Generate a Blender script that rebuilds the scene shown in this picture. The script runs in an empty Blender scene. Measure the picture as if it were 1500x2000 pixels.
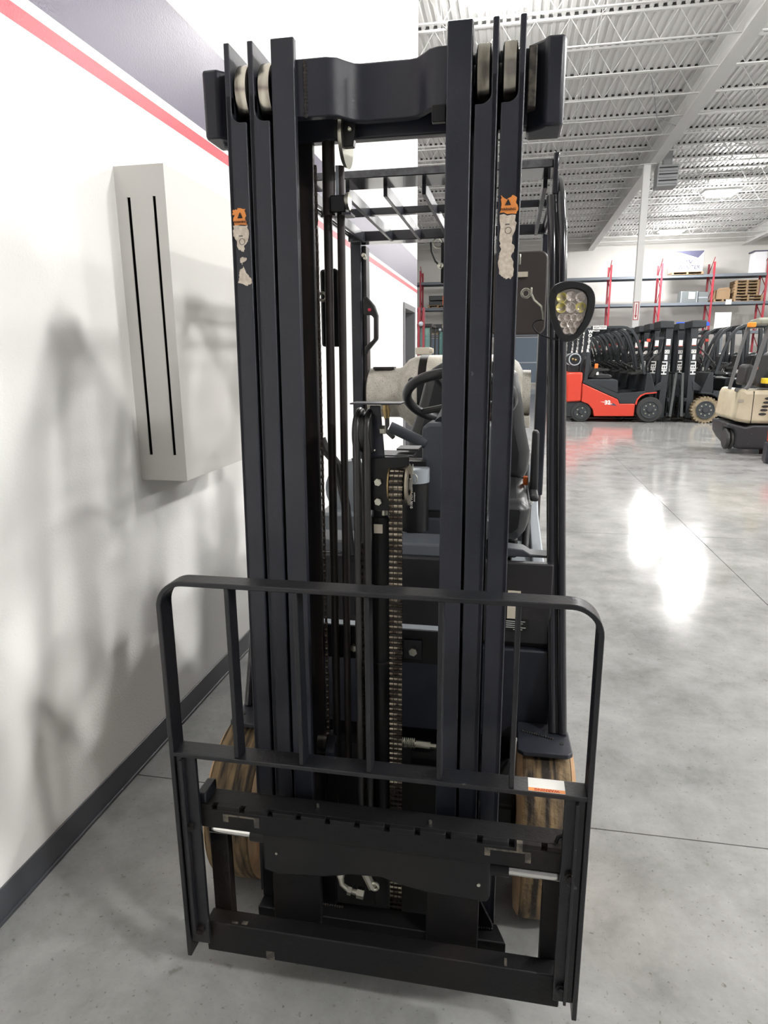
import bpy, bmesh, math, random
from mathutils import Vector, Matrix
random.seed(7)
S = bpy.context.scene
COL = S.collection
PI = math.pi

# ------------------------------------------------------------------ camera
cam_d = bpy.data.cameras.new('camera')
cam = bpy.data.objects.new('camera', cam_d)
COL.objects.link(cam)
S.camera = cam
M3 = [[0.9825949181575054, 0.18560799191580293, -0.007543218678290721],
      [0.0349579848487643, -0.22464136208379817, -0.9738142521736112],
      [-0.18244222676332045, 0.9566012396908752, -0.2272199421607224]]
rx, dn, fw = Vector(M3[0]), Vector(M3[1]), Vector(M3[2])
R = Matrix((rx, -dn, -fw)).transposed()
cam.matrix_world = Matrix.Translation((0, 0, 1.5)) @ R.to_4x4()
cam_d.sensor_fit = 'HORIZONTAL'
cam_d.sensor_width = 36.0
cam_d.lens = 1286.06 / 1500 * 36.0
cam_d.clip_start = 0.05
cam_d.clip_end = 200

# ------------------------------------------------------------------ world, exposure
W = bpy.data.worlds.new('world')
S.world = W
W.use_nodes = True
W.node_tree.nodes['Background'].inputs[0].default_value = (0.9, 0.95, 1.0, 1)
W.node_tree.nodes['Background'].inputs[1].default_value = 0.3
S.view_settings.view_transform = 'Standard'
S.view_settings.look = 'None'
S.view_settings.exposure = 1.05
S.view_settings.gamma = 1.0
S.view_settings.use_curve_mapping = False
S.cycles.max_bounces = 10
S.cycles.diffuse_bounces = 6
S.cycles.sample_clamp_indirect = 6
try:
    S.cycles.use_denoising = True
except Exception:
    pass

LIGHT_W = 400.0
LAMP_Z = 7.3
LAMPS = [(7.3, y) for y in (-2.8, 4.9, 12.6, 27.9, 35.7)] + [(15.0, y) for y in (-2.8, 4.9, 12.6, 27.9)] + [(-6.5, y) for y in (18.0,)] + [(-0.4, 12.6)]

# ------------------------------------------------------------------ materials
MATS = {}
def mat(name, col, rough=0.5, metal=0.0, col2=None, nscale=6.0, stretch=(1, 1, 1), lo=0.35, hi=0.65, bump=0.0, bscale=60.0,
        rvar=0.0, spec=0.5, coat=0.0, emit=None, estr=0.0, detail=5.0, trans=0.0, alpha=1.0, spots=None, spot_scale=30, spot_t=0.7):
    if name in MATS:
        return MATS[name]
    m = bpy.data.materials.new(name)
    m.use_nodes = True
    nt = m.node_tree
    N, L = nt.nodes, nt.links
    b = N['Principled BSDF']
    b.inputs['Base Color'].default_value = (*col, 1)
    b.inputs['Roughness'].default_value = rough
    b.inputs['Metallic'].default_value = metal
    b.inputs['Specular IOR Level'].default_value = spec
    b.inputs['Coat Weight'].default_value = coat
    b.inputs['Transmission Weight'].default_value = trans
    b.inputs['Alpha'].default_value = alpha
    if emit:
        b.inputs['Emission Color'].default_value = (*emit, 1)
        b.inputs['Emission Strength'].default_value = estr
    tc = N.new('ShaderNodeTexCoord')
    last = None
    if col2 is not None or rvar:
        mp = N.new('ShaderNodeMapping')
        mp.inputs['Scale'].default_value = stretch
        L.new(tc.outputs['Object'], mp.inputs['Vector'])
        nz = N.new('ShaderNodeTexNoise')
        nz.inputs['Scale'].default_value = nscale
        nz.inputs['Detail'].default_value = detail
        L.new(mp.outputs[0], nz.inputs['Vector'])
        rp = N.new('ShaderNodeMapRange')
        rp.inputs[1].default_value = lo
        rp.inputs[2].default_value = hi
        L.new(nz.outputs['Fac'], rp.inputs[0])
        if col2 is not None:
            mx = N.new('ShaderNodeMix')
            mx.data_type = 'RGBA'
            mx.inputs[6].default_value = (*col, 1)
            mx.inputs[7].default_value = (*col2, 1)
            L.new(rp.outputs[0], mx.inputs[0])
            L.new(mx.outputs[2], b.inputs['Base Color'])
            last = mx.outputs[2]
        if rvar:
            r2 = N.new('ShaderNodeMapRange')
            r2.inputs[3].default_value = rough - rvar
            r2.inputs[4].default_value = rough + rvar
            L.new(rp.outputs[0], r2.inputs[0])
            L.new(r2.outputs[0], b.inputs['Roughness'])
    if spots is not None:
        n3 = N.new('ShaderNodeTexNoise')
        n3.inputs['Scale'].default_value = spot_scale
        n3.inputs['Detail'].default_value = 3
        L.new(tc.outputs['Object'], n3.inputs['Vector'])
        r3 = N.new('ShaderNodeMapRange')
        r3.inputs[1].default_value = spot_t
        r3.inputs[2].default_value = spot_t + 0.05
        L.new(n3.outputs['Fac'], r3.inputs[0])
        m3 = N.new('ShaderNodeMix')
        m3.data_type = 'RGBA'
        m3.inputs[6].default_value = (*col, 1)
        m3.inputs[7].default_value = (*spots, 1)
        if last:
            L.new(last, m3.inputs[6])
        L.new(r3.outputs[0], m3.inputs[0])
        L.new(m3.outputs[2], b.inputs['Base Color'])
    if bump:
        n2 = N.new('ShaderNodeTexNoise')
        n2.inputs['Scale'].default_value = bscale
        n2.inputs['Detail'].default_value = 4
        L.new(tc.outputs['Object'], n2.inputs['Vector'])
        bp = N.new('ShaderNodeBump')
        bp.inputs['Strength'].default_value = bump
        bp.inputs['Distance'].default_value = 0.01
        L.new(n2.outputs['Fac'], bp.inputs['Height'])
        L.new(bp.outputs[0], b.inputs['Normal'])
    MATS[name] = m
    return m

BLK = mat('black_paint', (0.0165, 0.0185, 0.027), 0.38, col2=(0.024, 0.026, 0.035), nscale=5, rvar=0.08, bump=0.05, bscale=140, spots=(0.10, 0.10, 0.11), spot_scale=45, spot_t=0.76)
BLK2 = mat('black_satin_paint', (0.006, 0.006, 0.0075), 0.38, spec=0.35, col2=(0.010, 0.0095, 0.0095), nscale=7, rvar=0.08)
RUST = mat('worn_greasy_steel', (0.012, 0.011, 0.011), 0.45, col2=(0.045, 0.030, 0.024), nscale=3, stretch=(8, 8, 1), lo=0.45, hi=0.75, bump=0.1)
FRM = mat('worn_frame_paint', (0.010, 0.011, 0.014), 0.36, col2=(0.024, 0.021, 0.021), nscale=6, stretch=(1, 1, 0.6), lo=0.45, hi=0.8, bump=0.1, bscale=120, spots=(0.12, 0.11, 0.10), spot_scale=35, spot_t=0.72)
CARR = mat('carriage_steel', (0.006, 0.006, 0.007), 0.50, spec=0.32, col2=(0.020, 0.014, 0.010), nscale=4, lo=0.5, hi=0.85, bump=0.12, bscale=90)
CHR = mat('polished_chrome', (0.82, 0.81, 0.78), 0.16, 1.0)
ROLL = mat('worn_bright_roller', (0.62, 0.58, 0.50), 0.25, 1.0, col2=(0.10, 0.08, 0.06), nscale=9, stretch=(4, 1, 1), lo=0.4, hi=0.75)
ZINC = mat('zinc_plated_steel', (0.62, 0.61, 0.52), 0.32, 1.0)
FLG = mat('pale_flange_steel', (0.50, 0.45, 0.35), 0.35, 1.0)
BRS = mat('dull_brass', (0.45, 0.33, 0.16), 0.35, 1.0)
CHN = mat('oiled_chain_steel', (0.42, 0.37, 0.29), 0.24, 1.0, col2=(0.08, 0.062, 0.048), nscale=45, lo=0.42, hi=0.60)
CHNS = mat('dark_oiled_side_chain', (0.10, 0.085, 0.07), 0.28, 1.0)
RODM = mat('greasy_brown_black_rod', (0.016, 0.013, 0.012), 0.5, col2=(0.03, 0.022, 0.018), nscale=20)
CHND = mat('dark_chain_steel', (0.018, 0.013, 0.010), 0.45, 0.3)
RUB = mat('black_rubber', (0.018, 0.018, 0.019), 0.55, bump=0.05)
HOSE = mat('hose_rubber', (0.030, 0.029, 0.029), 0.36)
PLS = mat('grey_moulded_plastic', (0.070, 0.078, 0.090), 0.42, bump=0.05, bscale=400)
VIN = mat('black_vinyl', (0.024, 0.025, 0.027), 0.33, bump=0.1, bscale=30)
SILV = mat('light_grey_sheet_metal', (0.30, 0.33, 0.36), 0.4)
WHT = mat('white_label', (0.82, 0.80, 0.76), 0.5)
CREAMLAB = mat('cream_label', (0.80, 0.72, 0.58), 0.5)
ORG = mat('orange_label', (0.85, 0.30, 0.07), 0.5)
PEEL = mat('torn_label_paper', (0.74, 0.66, 0.56), 0.7, col2=(0.55, 0.47, 0.38), nscale=120)
INK = mat('black_ink', (0.01, 0.01, 0.01), 0.6)
REDINK = mat('red_ink', (0.5, 0.05, 0.02), 0.6)
REDPL = mat('red_button_plastic', (0.5, 0.02, 0.05), 0.3)
WEAR = mat('worn_bare_paint', (0.15, 0.13, 0.10), 0.6, col2=(0.05, 0.045, 0.04), nscale=60, lo=0.4, hi=0.6)
WOODW = mat('worn_tan_rubber', (0.23, 0.155, 0.075), 0.75, col2=(0.022, 0.015, 0.010), nscale=20, stretch=(3.2, 0.3, 0.3), lo=0.38, hi=0.60, bump=0.6, bscale=50, detail=8)
TAN = mat('tan_rubber_shoulder', (0.55, 0.38, 0.22), 0.6, col2=(0.38, 0.22, 0.11), nscale=12)
TANKM = mat('speckled_cream_cylinder_paint', (0.68, 0.65, 0.57), 0.5, col2=(0.56, 0.53, 0.46), nscale=30, spots=(0.30, 0.22, 0.16), spot_scale=230, spot_t=0.61)
YLW = mat('yellow_led_reflector', (0.88, 0.76, 0.22), 0.15, 0.3, col2=(0.70, 0.62, 0.50), nscale=120, lo=0.45, hi=0.6)
LENS = mat('led_reflector_silver', (0.88, 0.80, 0.74), 0.18, 0.35, col2=(0.78, 0.69, 0.62), nscale=220, lo=0.45, hi=0.6, bump=0.5, bscale=180)
LENSBK = mat('lamp_reflector_plate', (0.90, 0.85, 0.80), 0.25, 0.0)
BLUEP = mat('blue_plastic', (0.01, 0.03, 0.12), 0.35)
ORPL = mat('orange_belt', (0.80, 0.16, 0.02), 0.5)

def nodes_mat(name):
    m = bpy.data.materials.new(name)
    m.use_nodes = True
    return m, m.node_tree.nodes, m.node_tree.links, m.node_tree.nodes['Principled BSDF']

def math_node(N, L, op, a, b):
    n = N.new('ShaderNodeMath')
    n.operation = op
    for i, v in enumerate((a, b)):
        if isinstance(v, (int, float)):
            n.inputs[i].default_value = v
        else:
            L.new(v, n.inputs[i])
    return n.outputs[0]

def wall_paint():
    m, N, L, b = nodes_mat('painted_wall_with_bands')
    tc = N.new('ShaderNodeTexCoord')
    sp = N.new('ShaderNodeSeparateXYZ')
    L.new(tc.outputs['Object'], sp.inputs[0])
    z = sp.outputs['Z']
    def band(a, c):
        return math_node(N, L, 'MULTIPLY', math_node(N, L, 'GREATER_THAN', z, a), math_node(N, L, 'LESS_THAN', z, c))
    red, blue = band(2.373, 2.419), band(2.453, 2.815)
    m1 = N.new('ShaderNodeMix'); m1.data_type = 'RGBA'
    m1.inputs[6].default_value = (0.90, 0.89, 0.865, 1)
    m1.inputs[7].default_value = (0.62, 0.045, 0.075, 1)
    L.new(red, m1.inputs[0])
    m2 = N.new('ShaderNodeMix'); m2.data_type = 'RGBA'
    L.new(m1.outputs[2], m2.inputs[6])
    m2.inputs[7].default_value = (0.095, 0.080, 0.135, 1)
    L.new(blue, m2.inputs[0])
    L.new(m2.outputs[2], b.inputs['Base Color'])
    rr = math_node(N, L, 'ADD', red, blue)
    r = math_node(N, L, 'SUBTRACT', 0.55, math_node(N, L, 'MULTIPLY', rr, 0.22))
    L.new(r, b.inputs['Roughness'])
    n2 = N.new('ShaderNodeTexNoise')
    n2.inputs['Scale'].default_value = 160
    L.new(tc.outputs['Object'], n2.inputs['Vector'])
    bp = N.new('ShaderNodeBump')
    bp.inputs['Strength'].default_value = 0.12
    bp.inputs['Distance'].default_value = 0.01
    L.new(n2.outputs['Fac'], bp.inputs['Height'])
    L.new(bp.outputs[0], b.inputs['Normal'])
    return m

def concrete():
    m, N, L, b = nodes_mat('polished_concrete')
    tc = N.new('ShaderNodeTexCoord')
    def noise(sc, det, rough=0.6, dist=0.0):
        n = N.new('ShaderNodeTexNoise')
        n.inputs['Scale'].default_value = sc
        n.inputs['Detail'].default_value = det
        n.inputs['Roughness'].default_value = rough
        n.inputs['Distortion'].default_value = dist
        L.new(tc.outputs['Object'], n.inputs['Vector'])
        return n.outputs['Fac']
    r1 = N.new('ShaderNodeValToRGB')
    r1.color_ramp.elements[0].position = 0.28
    r1.color_ramp.elements[0].color = (0.185, 0.185, 0.178, 1)
    r1.color_ramp.elements[1].position = 0.68
    r1.color_ramp.elements[1].color = (0.40, 0.40, 0.392, 1)
    L.new(noise(2.1, 10, 0.72, 0.15), r1.inputs[0])
    r2 = N.new('ShaderNodeValToRGB')
    r2.color_ramp.elements[0].position = 0.66
    r2.color_ramp.elements[0].color = (1, 1, 1, 1)
    r2.color_ramp.elements[1].position = 0.78
    r2.color_ramp.elements[1].color = (0.45, 0.43, 0.40, 1)
    L.new(math_node(N, L, 'MAXIMUM', noise(16, 3), math_node(N, L, 'MULTIPLY', noise(70, 2), 1.03)), r2.inputs[0])
    mx = N.new('ShaderNodeMix'); mx.data_type = 'RGBA'; mx.blend_type = 'MULTIPLY'
    mx.inputs[0].default_value = 0.8
    L.new(r1.outputs[0], mx.inputs[6])
    L.new(r2.outputs[0], mx.inputs[7])
    L.new(mx.outputs[2], b.inputs['Base Color'])
    r3 = N.new('ShaderNodeMapRange')
    r3.inputs[1].default_value = 0.35; r3.inputs[2].default_value = 0.65
    r3.inputs[3].default_value = 0.08; r3.inputs[4].default_value = 0.15
    L.new(noise(2.2, 6), r3.inputs[0])
    L.new(r3.outputs[0], b.inputs['Roughness'])
    bp = N.new('ShaderNodeBump')
    bp.inputs['Strength'].default_value = 0.08
    bp.inputs['Distance'].default_value = 0.004
    L.new(noise(40, 4), bp.inputs['Height'])
    L.new(bp.outputs[0], b.inputs['Normal'])
    return m

WALLP = wall_paint()
CONC = concrete()
WALLW = mat('white_wall_paint', (0.70, 0.69, 0.66), 0.6, col2=(0.64, 0.63, 0.60), nscale=0.4)
DECK = mat('white_painted_deck', (0.74, 0.74, 0.73), 0.55)
STLW = mat('white_painted_steel', (0.66, 0.66, 0.65), 0.5)
DARKGAP = mat('dark_gap', (0.05, 0.05, 0.05), 0.8)
BASEB = mat('grey_rubber_baseboard', (0.075, 0.080, 0.090), 0.33)
DOORF = mat('grey_door_paint', (0.19, 0.19, 0.20), 0.45)
DOORL = mat('dark_door_paint', (0.030, 0.030, 0.034), 0.4)
CAB = mat('offwhite_powder_coat', (0.70, 0.685, 0.65), 0.5, bump=0.03, bscale=300)
RACKR = mat('red_rack_paint', (0.36, 0.022, 0.04), 0.45)
RACKB = mat('grey_beam_paint', (0.13, 0.15, 0.175), 0.45)
REDB = mat('red_body_paint', (0.50, 0.042, 0.022), 0.36, coat=0.15)
DGR = mat('dark_grey_body_paint', (0.017, 0.0205, 0.024), 0.4)
DGR2 = mat('darker_grey_guard_paint', (0.010, 0.012, 0.015), 0.4)
TYR = mat('black_tyre', (0.02, 0.02, 0.021), 0.6)
TYRB = mat('beige_tyre', (0.25, 0.20, 0.125), 0.7, col2=(0.12, 0.09, 0.05), nscale=12)
RIM = mat('grey_rim_paint', (0.028, 0.034, 0.037), 0.4)
CREAMB = mat('dirty_cream_body_paint', (0.52, 0.46, 0.34), 0.45, col2=(0.42, 0.36, 0.25), nscale=4, spots=(0.15, 0.12, 0.09), spot_scale=14, spot_t=0.70)
WOOD = mat('pallet_wood', (0.34, 0.235, 0.13), 0.75, col2=(0.22, 0.145, 0.08), nscale=8)
CARD = mat('cardboard', (0.30, 0.20, 0.115), 0.8)
CRATEG = mat('grey_crate_paint', (0.13, 0.145, 0.15), 0.6)
NAVY = mat('navy_print', (0.05, 0.05, 0.09), 0.5)
BOXW = mat('white_crate_board', (0.74, 0.74, 0.77), 0.5)
BLUEB = mat('blue_beam_paint', (0.01, 0.09, 0.60), 0.4)
GLS = mat('green_tinted_glass', (0.35, 0.62, 0.58), 0.05, trans=0.8)
ORB = mat('amber_plastic', (0.80, 0.28, 0.03), 0.3)
YEL = mat('yellow_plastic', (0.85, 0.60, 0.03), 0.4)
HEAT = mat('heater_casing', (0.33, 0.34, 0.35), 0.5)

# ------------------------------------------------------------------ mesh helpers
class MB:
    def __init__(s):
        s.bm = bmesh.new()
    def _faces(s, vs, fs):
        v = [s.bm.verts.new(p) for p in vs]
        for f in fs:
            try:
                s.bm.faces.new([v[i] for i in f])
            except ValueError:
                pass
        return v
    def box(s, x0, x1, y0, y1, z0, z1):
        vs = [(x, y, z) for x in (x0, x1) for y in (y0, y1) for z in (z0, z1)]
        s._faces(vs, [(0, 1, 3, 2), (4, 6, 7, 5), (0, 4, 5, 1), (2, 3, 7, 6), (0, 2, 6, 4), (1, 5, 7, 3)])
        return s
    def obox(s, mtx, sx, sy, sz):
        vs = [mtx @ Vector((x * sx / 2, y * sy / 2, z * sz / 2)) for x in (-1, 1) for y in (-1, 1) for z in (-1, 1)]
        s._faces(vs, [(0, 1, 3, 2), (4, 6, 7, 5), (0, 4, 5, 1), (2, 3, 7, 6), (0, 2, 6, 4), (1, 5, 7, 3)])
        return s
    def prism(s, ax, poly, a, b):
        def P(u, v, w):
            return {'x': (w, u, v), 'y': (u, w, v), 'z': (u, v, w)}[ax]
        n = len(poly)
        vs = [P(u, v, a) for u, v in poly] + [P(u, v, b) for u, v in poly]
        fs = [tuple(range(n)), tuple(range(2 * n - 1, n - 1, -1))] + [(i, (i + 1) % n + 0, (i + 1) % n + n, i + n) for i in range(n)]
        s._faces(vs, fs)
        return s
    def rings(s, rings, closed=False, cap=True):
        R_ = [[s.bm.verts.new(p) for p in r] for r in rings]
        n = len(R_[0])
        m = len(R_)
        for i in range(m if closed else m - 1):
            a, b = R_[i], R_[(i + 1) % m]
            for j in range(n):
                s.bm.faces.new((a[j], a[(j + 1) % n], b[(j + 1) % n], b[j]))
        if cap and not closed:
            s.bm.faces.new(list(reversed(R_[0])))
            s.bm.faces.new(R_[-1])
        return s
    def cyl(s, p0, p1, r, seg=20, r2=None):
        p0, p1 = Vector(p0), Vector(p1)
        d = (p1 - p0).normalized()
        u = d.orthogonal().normalized()
        v = d.cross(u)
        r2 = r if r2 is None else r2
        rr = []
        for p, q in ((p0, r), (p1, r2)):
            rr.append([p + (u * math.cos(t) + v * math.sin(t)) * q for t in [2 * PI * i / seg for i in range(seg)]])
        return s.rings(rr)
    def lathe(s, prof, c, ax='x', seg=32):
        # prof: list of (along, radius)
        c = Vector(c)
        A = {'x': Vector((1, 0, 0)), 'y': Vector((0, 1, 0)), 'z': Vector((0, 0, 1))}[ax]
        u = {'x': Vector((0, 1, 0)), 'y': Vector((0, 0, 1)), 'z': Vector((1, 0, 0))}[ax]
        v = A.cross(u)
        rr = [[c + A * a + (u * math.cos(t) + v * math.sin(t)) * max(r, 1e-4) for t in [2 * PI * i / seg for i in range(seg)]] for a, r in prof]
        return s.rings(rr)
    def tube(s, pts, r, seg=10, closed=False):
        pts = [Vector(p) for p in pts]
        n = len(pts)
        rr = []
        u = None
        for i, p in enumerate(pts):
            if closed:
                d = (pts[(i + 1) % n] - pts[i - 1]).normalized()
            else:
                d = (pts[min(i + 1, n - 1)] - pts[max(i - 1, 0)]).normalized()
            if u is None:
                u = d.orthogonal().normalized()
            u = (u - d * u.dot(d)).normalized()
            v = d.cross(u)
            rr.append([p + (u * math.cos(t) + v * math.sin(t)) * r for t in [2 * PI * k / seg for k in range(seg)]])
        return s.rings(rr, closed=closed)
    def bar(s, pts, w, h, up=(0, 1, 0)):
        # rectangular section swept along pts, w along `up`, h across
        pts = [Vector(p) for p in pts]
        up = Vector(up)
        rr = []
        for i, p in enumerate(pts):
            d = (pts[min(i + 1, len(pts) - 1)] - pts[max(i - 1, 0)]).normalized()
            sd = d.cross(up).normalized()
            rr.append([p + up * w / 2 + sd * h / 2, p - up * w / 2 + sd * h / 2, p - up * w / 2 - sd * h / 2, p + up * w / 2 - sd * h / 2])
        return s.rings(rr)
    def torus(s, c, R_, r, ax='x', seg=32, rs=10, tilt=None):
        c = Vector(c)
        pts = []
        for i in range(seg):
            t = 2 * PI * i / seg
            q = {'x': Vector((0, math.cos(t), math.sin(t))), 'y': Vector((math.cos(t), 0, math.sin(t))), 'z': Vector((math.cos(t), math.sin(t), 0))}[ax] * R_
            if tilt:
                q = tilt @ q
            pts.append(c + q)
        return s.tube(pts, r, rs, closed=True)
    def ball(s, c, r, seg=12, sc=(1, 1, 1)):
        g = bmesh.ops.create_uvsphere(s.bm, u_segments=seg, v_segments=max(6, seg // 2), radius=r)
        for v in g['verts']:
            v.co = Vector((v.co.x * sc[0], v.co.y * sc[1], v.co.z * sc[2])) + Vector(c)
        return s
    def text(s, body, size, origin, right, up, ext=0.001, off=0.0, align='CENTER'):
        cu = bpy.data.curves.new('t', 'FONT')
        cu.body = body
        cu.size = size
        cu.extrude = ext
        cu.offset = off
        cu.align_x = align
        cu.align_y = 'CENTER'
        cu.resolution_u = 3
        o = bpy.data.objects.new('t', cu)
        COL.objects.link(o)
        dg = bpy.context.evaluated_depsgraph_get()
        dg.update()
        e = o.evaluated_get(dg)
        me = e.to_mesh()
        r_, u_ = Vector(right).normalized(), Vector(up).normalized()
        nrm = r_.cross(u_)
        O = Vector(origin)
        vs = [s.bm.verts.new(O + r_ * v.co.x + u_ * v.co.y + nrm * v.co.z) for v in me.vertices]
        for p in me.polygons:
            try:
                s.bm.faces.new([vs[i] for i in p.vertices])
            except ValueError:
                pass
        e.to_mesh_clear()
        bpy.data.objects.remove(o)
        bpy.data.curves.remove(cu)
        return s
    def shear(s, k):
        for v in s.bm.verts:
            v.co.y += k * v.co.z
        return s
    def build(s, name, m, parent=None, bevel=0.0, smooth=35, label=None, kind=None):
        bmesh.ops.recalc_face_normals(s.bm, faces=s.bm.faces)
        off = Vector((0, 0, 0))
        p = parent
        if p is not None and 'org' in ORG_.get(p.name, {}):
            off = ORG_[p.name]['org']
        me = bpy.data.meshes.new(name)
        for v in s.bm.verts:
            v.co -= off
        s.bm.to_mesh(me)
        s.bm.free()
        me.materials.append(m)
        if smooth:
            me.polygons.foreach_set('use_smooth', [True] * len(me.polygons))
            me.set_sharp_from_angle(angle=math.radians(smooth))
        o = bpy.data.objects.new(name, me)
        COL.objects.link(o)
        if parent is not None:
            o.parent = parent
            ORG_[o.name] = {'org': off}
        if bevel:
            b = o.modifiers.new('bevel', 'BEVEL')
            b.width = bevel
            b.segments = 2
            b.limit_method = 'ANGLE'
            b.angle_limit = math.radians(40)
        if label:
            o['label'] = label
        if kind:
            o['kind'] = kind
        return o
ORG_ = {}

def thing(name, label, cat, loc=(0, 0, 0), group=None, local=False):
    o = bpy.data.objects.new(name, None)
    COL.objects.link(o)
    o.location = loc
    o.empty_display_size = 0.2
    o['label'] = label
    o['category'] = cat
    if group:
        o['group'] = group
    ORG_[o.name] = {} if local else {'org': Vector(loc)}
    return o

def tag(o, label, cat, group=None):
    o['label'] = label
    o['category'] = cat
    if group:
        o['group'] = group
    return o

def dup(root, loc, rotz, label, group=None, skip=()):
    r = root.copy()
    COL.objects.link(r)
    r.location = loc
    r.rotation_euler = (0, 0, rotz)
    r['label'] = label
    if group:
        r['group'] = group
    for ch in list(root.children):
        if ch.name.split('.')[0] in skip:
            continue
        c = ch.copy()
        COL.objects.link(c)
        c.parent = r
        for g in list(ch.children):
            d = g.copy()
            COL.objects.link(d)
            d.parent = c
    return r

# ------------------------------------------------------------------ the setting
def struct(name, mb, m, parent=None, **k):
    o = mb.build(name, m, parent, **k)
    if parent is None:
        o['kind'] = 'structure'
    return o

XL, XR, YB, YF, ZC = -14.0, 24.0, -6.0, 40.0, 7.9
WX = -1.322
floor = struct('floor', MB().box(XL, XR, YB, YF, -0.12, -0.02), DARKGAP)
xs = [XL] + [1.605 + 3.9 * k for k in range(-3, 6)] + [XR]
xs = sorted(set(x for x in xs if XL <= x <= XR))
ys = [YB] + [1.952 + 3.855 * k for k in range(-2, 10)] + [YF]
ys = sorted(set(y for y in ys if YB <= y <= YF))
for i in range(len(xs) - 1):
    for j in range(len(ys) - 1):
        MB().box(xs[i] + 0.0025, xs[i + 1] - 0.0025, ys[j] + 0.0025, ys[j + 1] - 0.0025, -0.03, 0.0).build('slab', CONC, floor, smooth=0)

wl = struct('wall_left', MB().box(WX - 0.25, WX, YB, 8.27, 0, ZC).box(WX - 0.25, WX, 9.23, 9.513, 0, ZC).box(WX - 0.25, WX, 8.27, 9.23, 2.165, ZC), WALLP, smooth=0)
struct('baseboard_left', MB().box(WX, WX + 0.006, YB, 8.25, 0, 0.100).box(WX, WX + 0.012, YB, 8.25, 0, 0.012), BASEB, bevel=0.002)
dr = struct('door_1', MB().box(WX - 0.2, WX - 0.15, 8.30, 9.20, 0, 2.12), DOORL)
MB().box(WX - 0.25, WX + 0.02, 8.27, 8.33, 0, 2.165).box(WX - 0.25, WX + 0.02, 9.17, 9.23, 0, 2.165).box(WX - 0.25, WX + 0.02, 8.33, 9.17, 2.095, 2.165).build('door_frame', DOORF, dr, bevel=0.004)
MB().cyl((WX - 0.15, 9.10, 1.0), (WX - 0.10, 9.10, 1.0), 0.012).cyl((WX - 0.10, 9.10, 1.0), (WX - 0.10, 8.98, 1.0), 0.010).build('door_handle', ZINC, dr)
struct('wall_front', MB().box(XL, XR, YF, YF + 0.3, 0, ZC), WALLW, smooth=0)
struct('wall_right', MB().box(XR, XR + 0.3, YB, YF, 0, ZC), WALLW, smooth=0)
struct('wall_back', MB().box(XL, XR, YB - 0.3, YB, 0, ZC), mat('dark_bounce_cut_wall', (0.12, 0.12, 0.13), 0.6), smooth=0)  # unseen wall behind the camera, coloured dark to cut bounce light
struct('wall_side', MB().box(XL - 0.3, XL, YB, YF, 0, ZC), WALLW, smooth=0)
struct('wall_office', MB().box(XL, WX - 0.25, 9.30, 9.513, 0, ZC), WALLW, smooth=0)

# corrugated roof deck
mb = MB()
pitch = 0.16
x = XL
prof = []
while x < XR:
    prof += [(x, ZC), (x + 0.07, ZC), (x + 0.085, ZC + 0.04), (x + 0.145, ZC + 0.04)]
    x += pitch
prof.append((XR + 0.2, ZC))
top = [(p[0], ZC + 0.12) for p in (prof[-1], prof[0])]
va = [mb.bm.verts.new((p[0], YB - 0.3, p[1])) for p in prof]
vb = [mb.bm.verts.new((p[0], YF + 0.3, p[1])) for p in prof]
for i in range(len(prof) - 1):
    mb.bm.faces.new((va[i], va[i + 1], vb[i + 1], vb[i]))
mb.box(XL - 0.3, XR + 0.3, YB - 0.3, YF + 0.3, ZC + 0.045, ZC + 0.12)
ceil = struct('ceiling', mb, DECK, smooth=0)
JY = [7.6 + 1.47 * k for k in range(0, 22)]
jm = MB()
jm.box(-10, 20, -0.035, 0.035, ZC - 0.055, ZC - 0.004)
jm.box(-10, 20, -0.03, 0.03, ZC - 0.55, ZC - 0.528)
xx = -10.0
while xx < 20:
    for a, b in ((xx, xx + 0.33), (xx + 0.66, xx + 0.33)):
        jm.cyl((a, 0, ZC - 0.53), (b, 0, ZC - 0.03), 0.009, 4)
    xx += 0.66
j0 = jm.build('joist', STLW, ceil, smooth=0)
j0.location.y = JY[0]
for y in JY[1:]:
    j = j0.copy()
    COL.objects.link(j)
    j.location.y = y
gm = MB()
for y in JY:
    x = XL + 0.07
    while x < XR:
        if x > -3 or y > 9.5:
            gm.box(x + 0.012, x + 0.078, y - 0.037, y - 0.033, ZC - 0.004, ZC + 0.045)
            gm.box(x + 0.0, x + 0.085, y - 0.06, y - 0.036, ZC - 0.012, ZC - 0.006)
        x += pitch
g = gm.build('flute_gap', DARKGAP, ceil, smooth=0)
g['kind'] = 'stuff'
# bridging between joists
for bx in (-1.5, 1.4, 6.4, 9.6, 12.8):
    bm_ = MB()
    for a, b in zip(JY[:-1], JY[1:]):
        bm_.cyl((bx, a, ZC - 0.05), (bx, b, ZC - 0.53), 0.011, 4).cyl((bx + 0.03, a, ZC - 0.53), (bx + 0.03, b, ZC - 0.05), 0.011, 4)
    bm_.build('bridging', STLW, ceil, smooth=0)
gd = MB().box(3.90, 4.20, YB, YF, 7.18, 7.205).box(3.90, 4.20, YB, YF, 7.80, 7.835).box(4.04, 4.06, YB, YF, 7.205, 7.80)
gd.build('girder', STLW, ceil, smooth=0)
MB().box(11.75, 12.05, YB, YF, 7.18, 7.205).box(11.75, 12.05, YB, YF, 7.80, 7.835).box(11.89, 11.91, YB, YF, 7.205, 7.80).build('girder', STLW, ceil, smooth=0)
MB().tube([(2.9, 17.9, 7.85), (3.1, 18.4, 7.6), (3.35, 19.2, 7.3), (3.8, 19.6, 7.25), (4.0, 19.7, 7.2)], 0.012, 6).build('conduit', HEAT, ceil)
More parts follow.
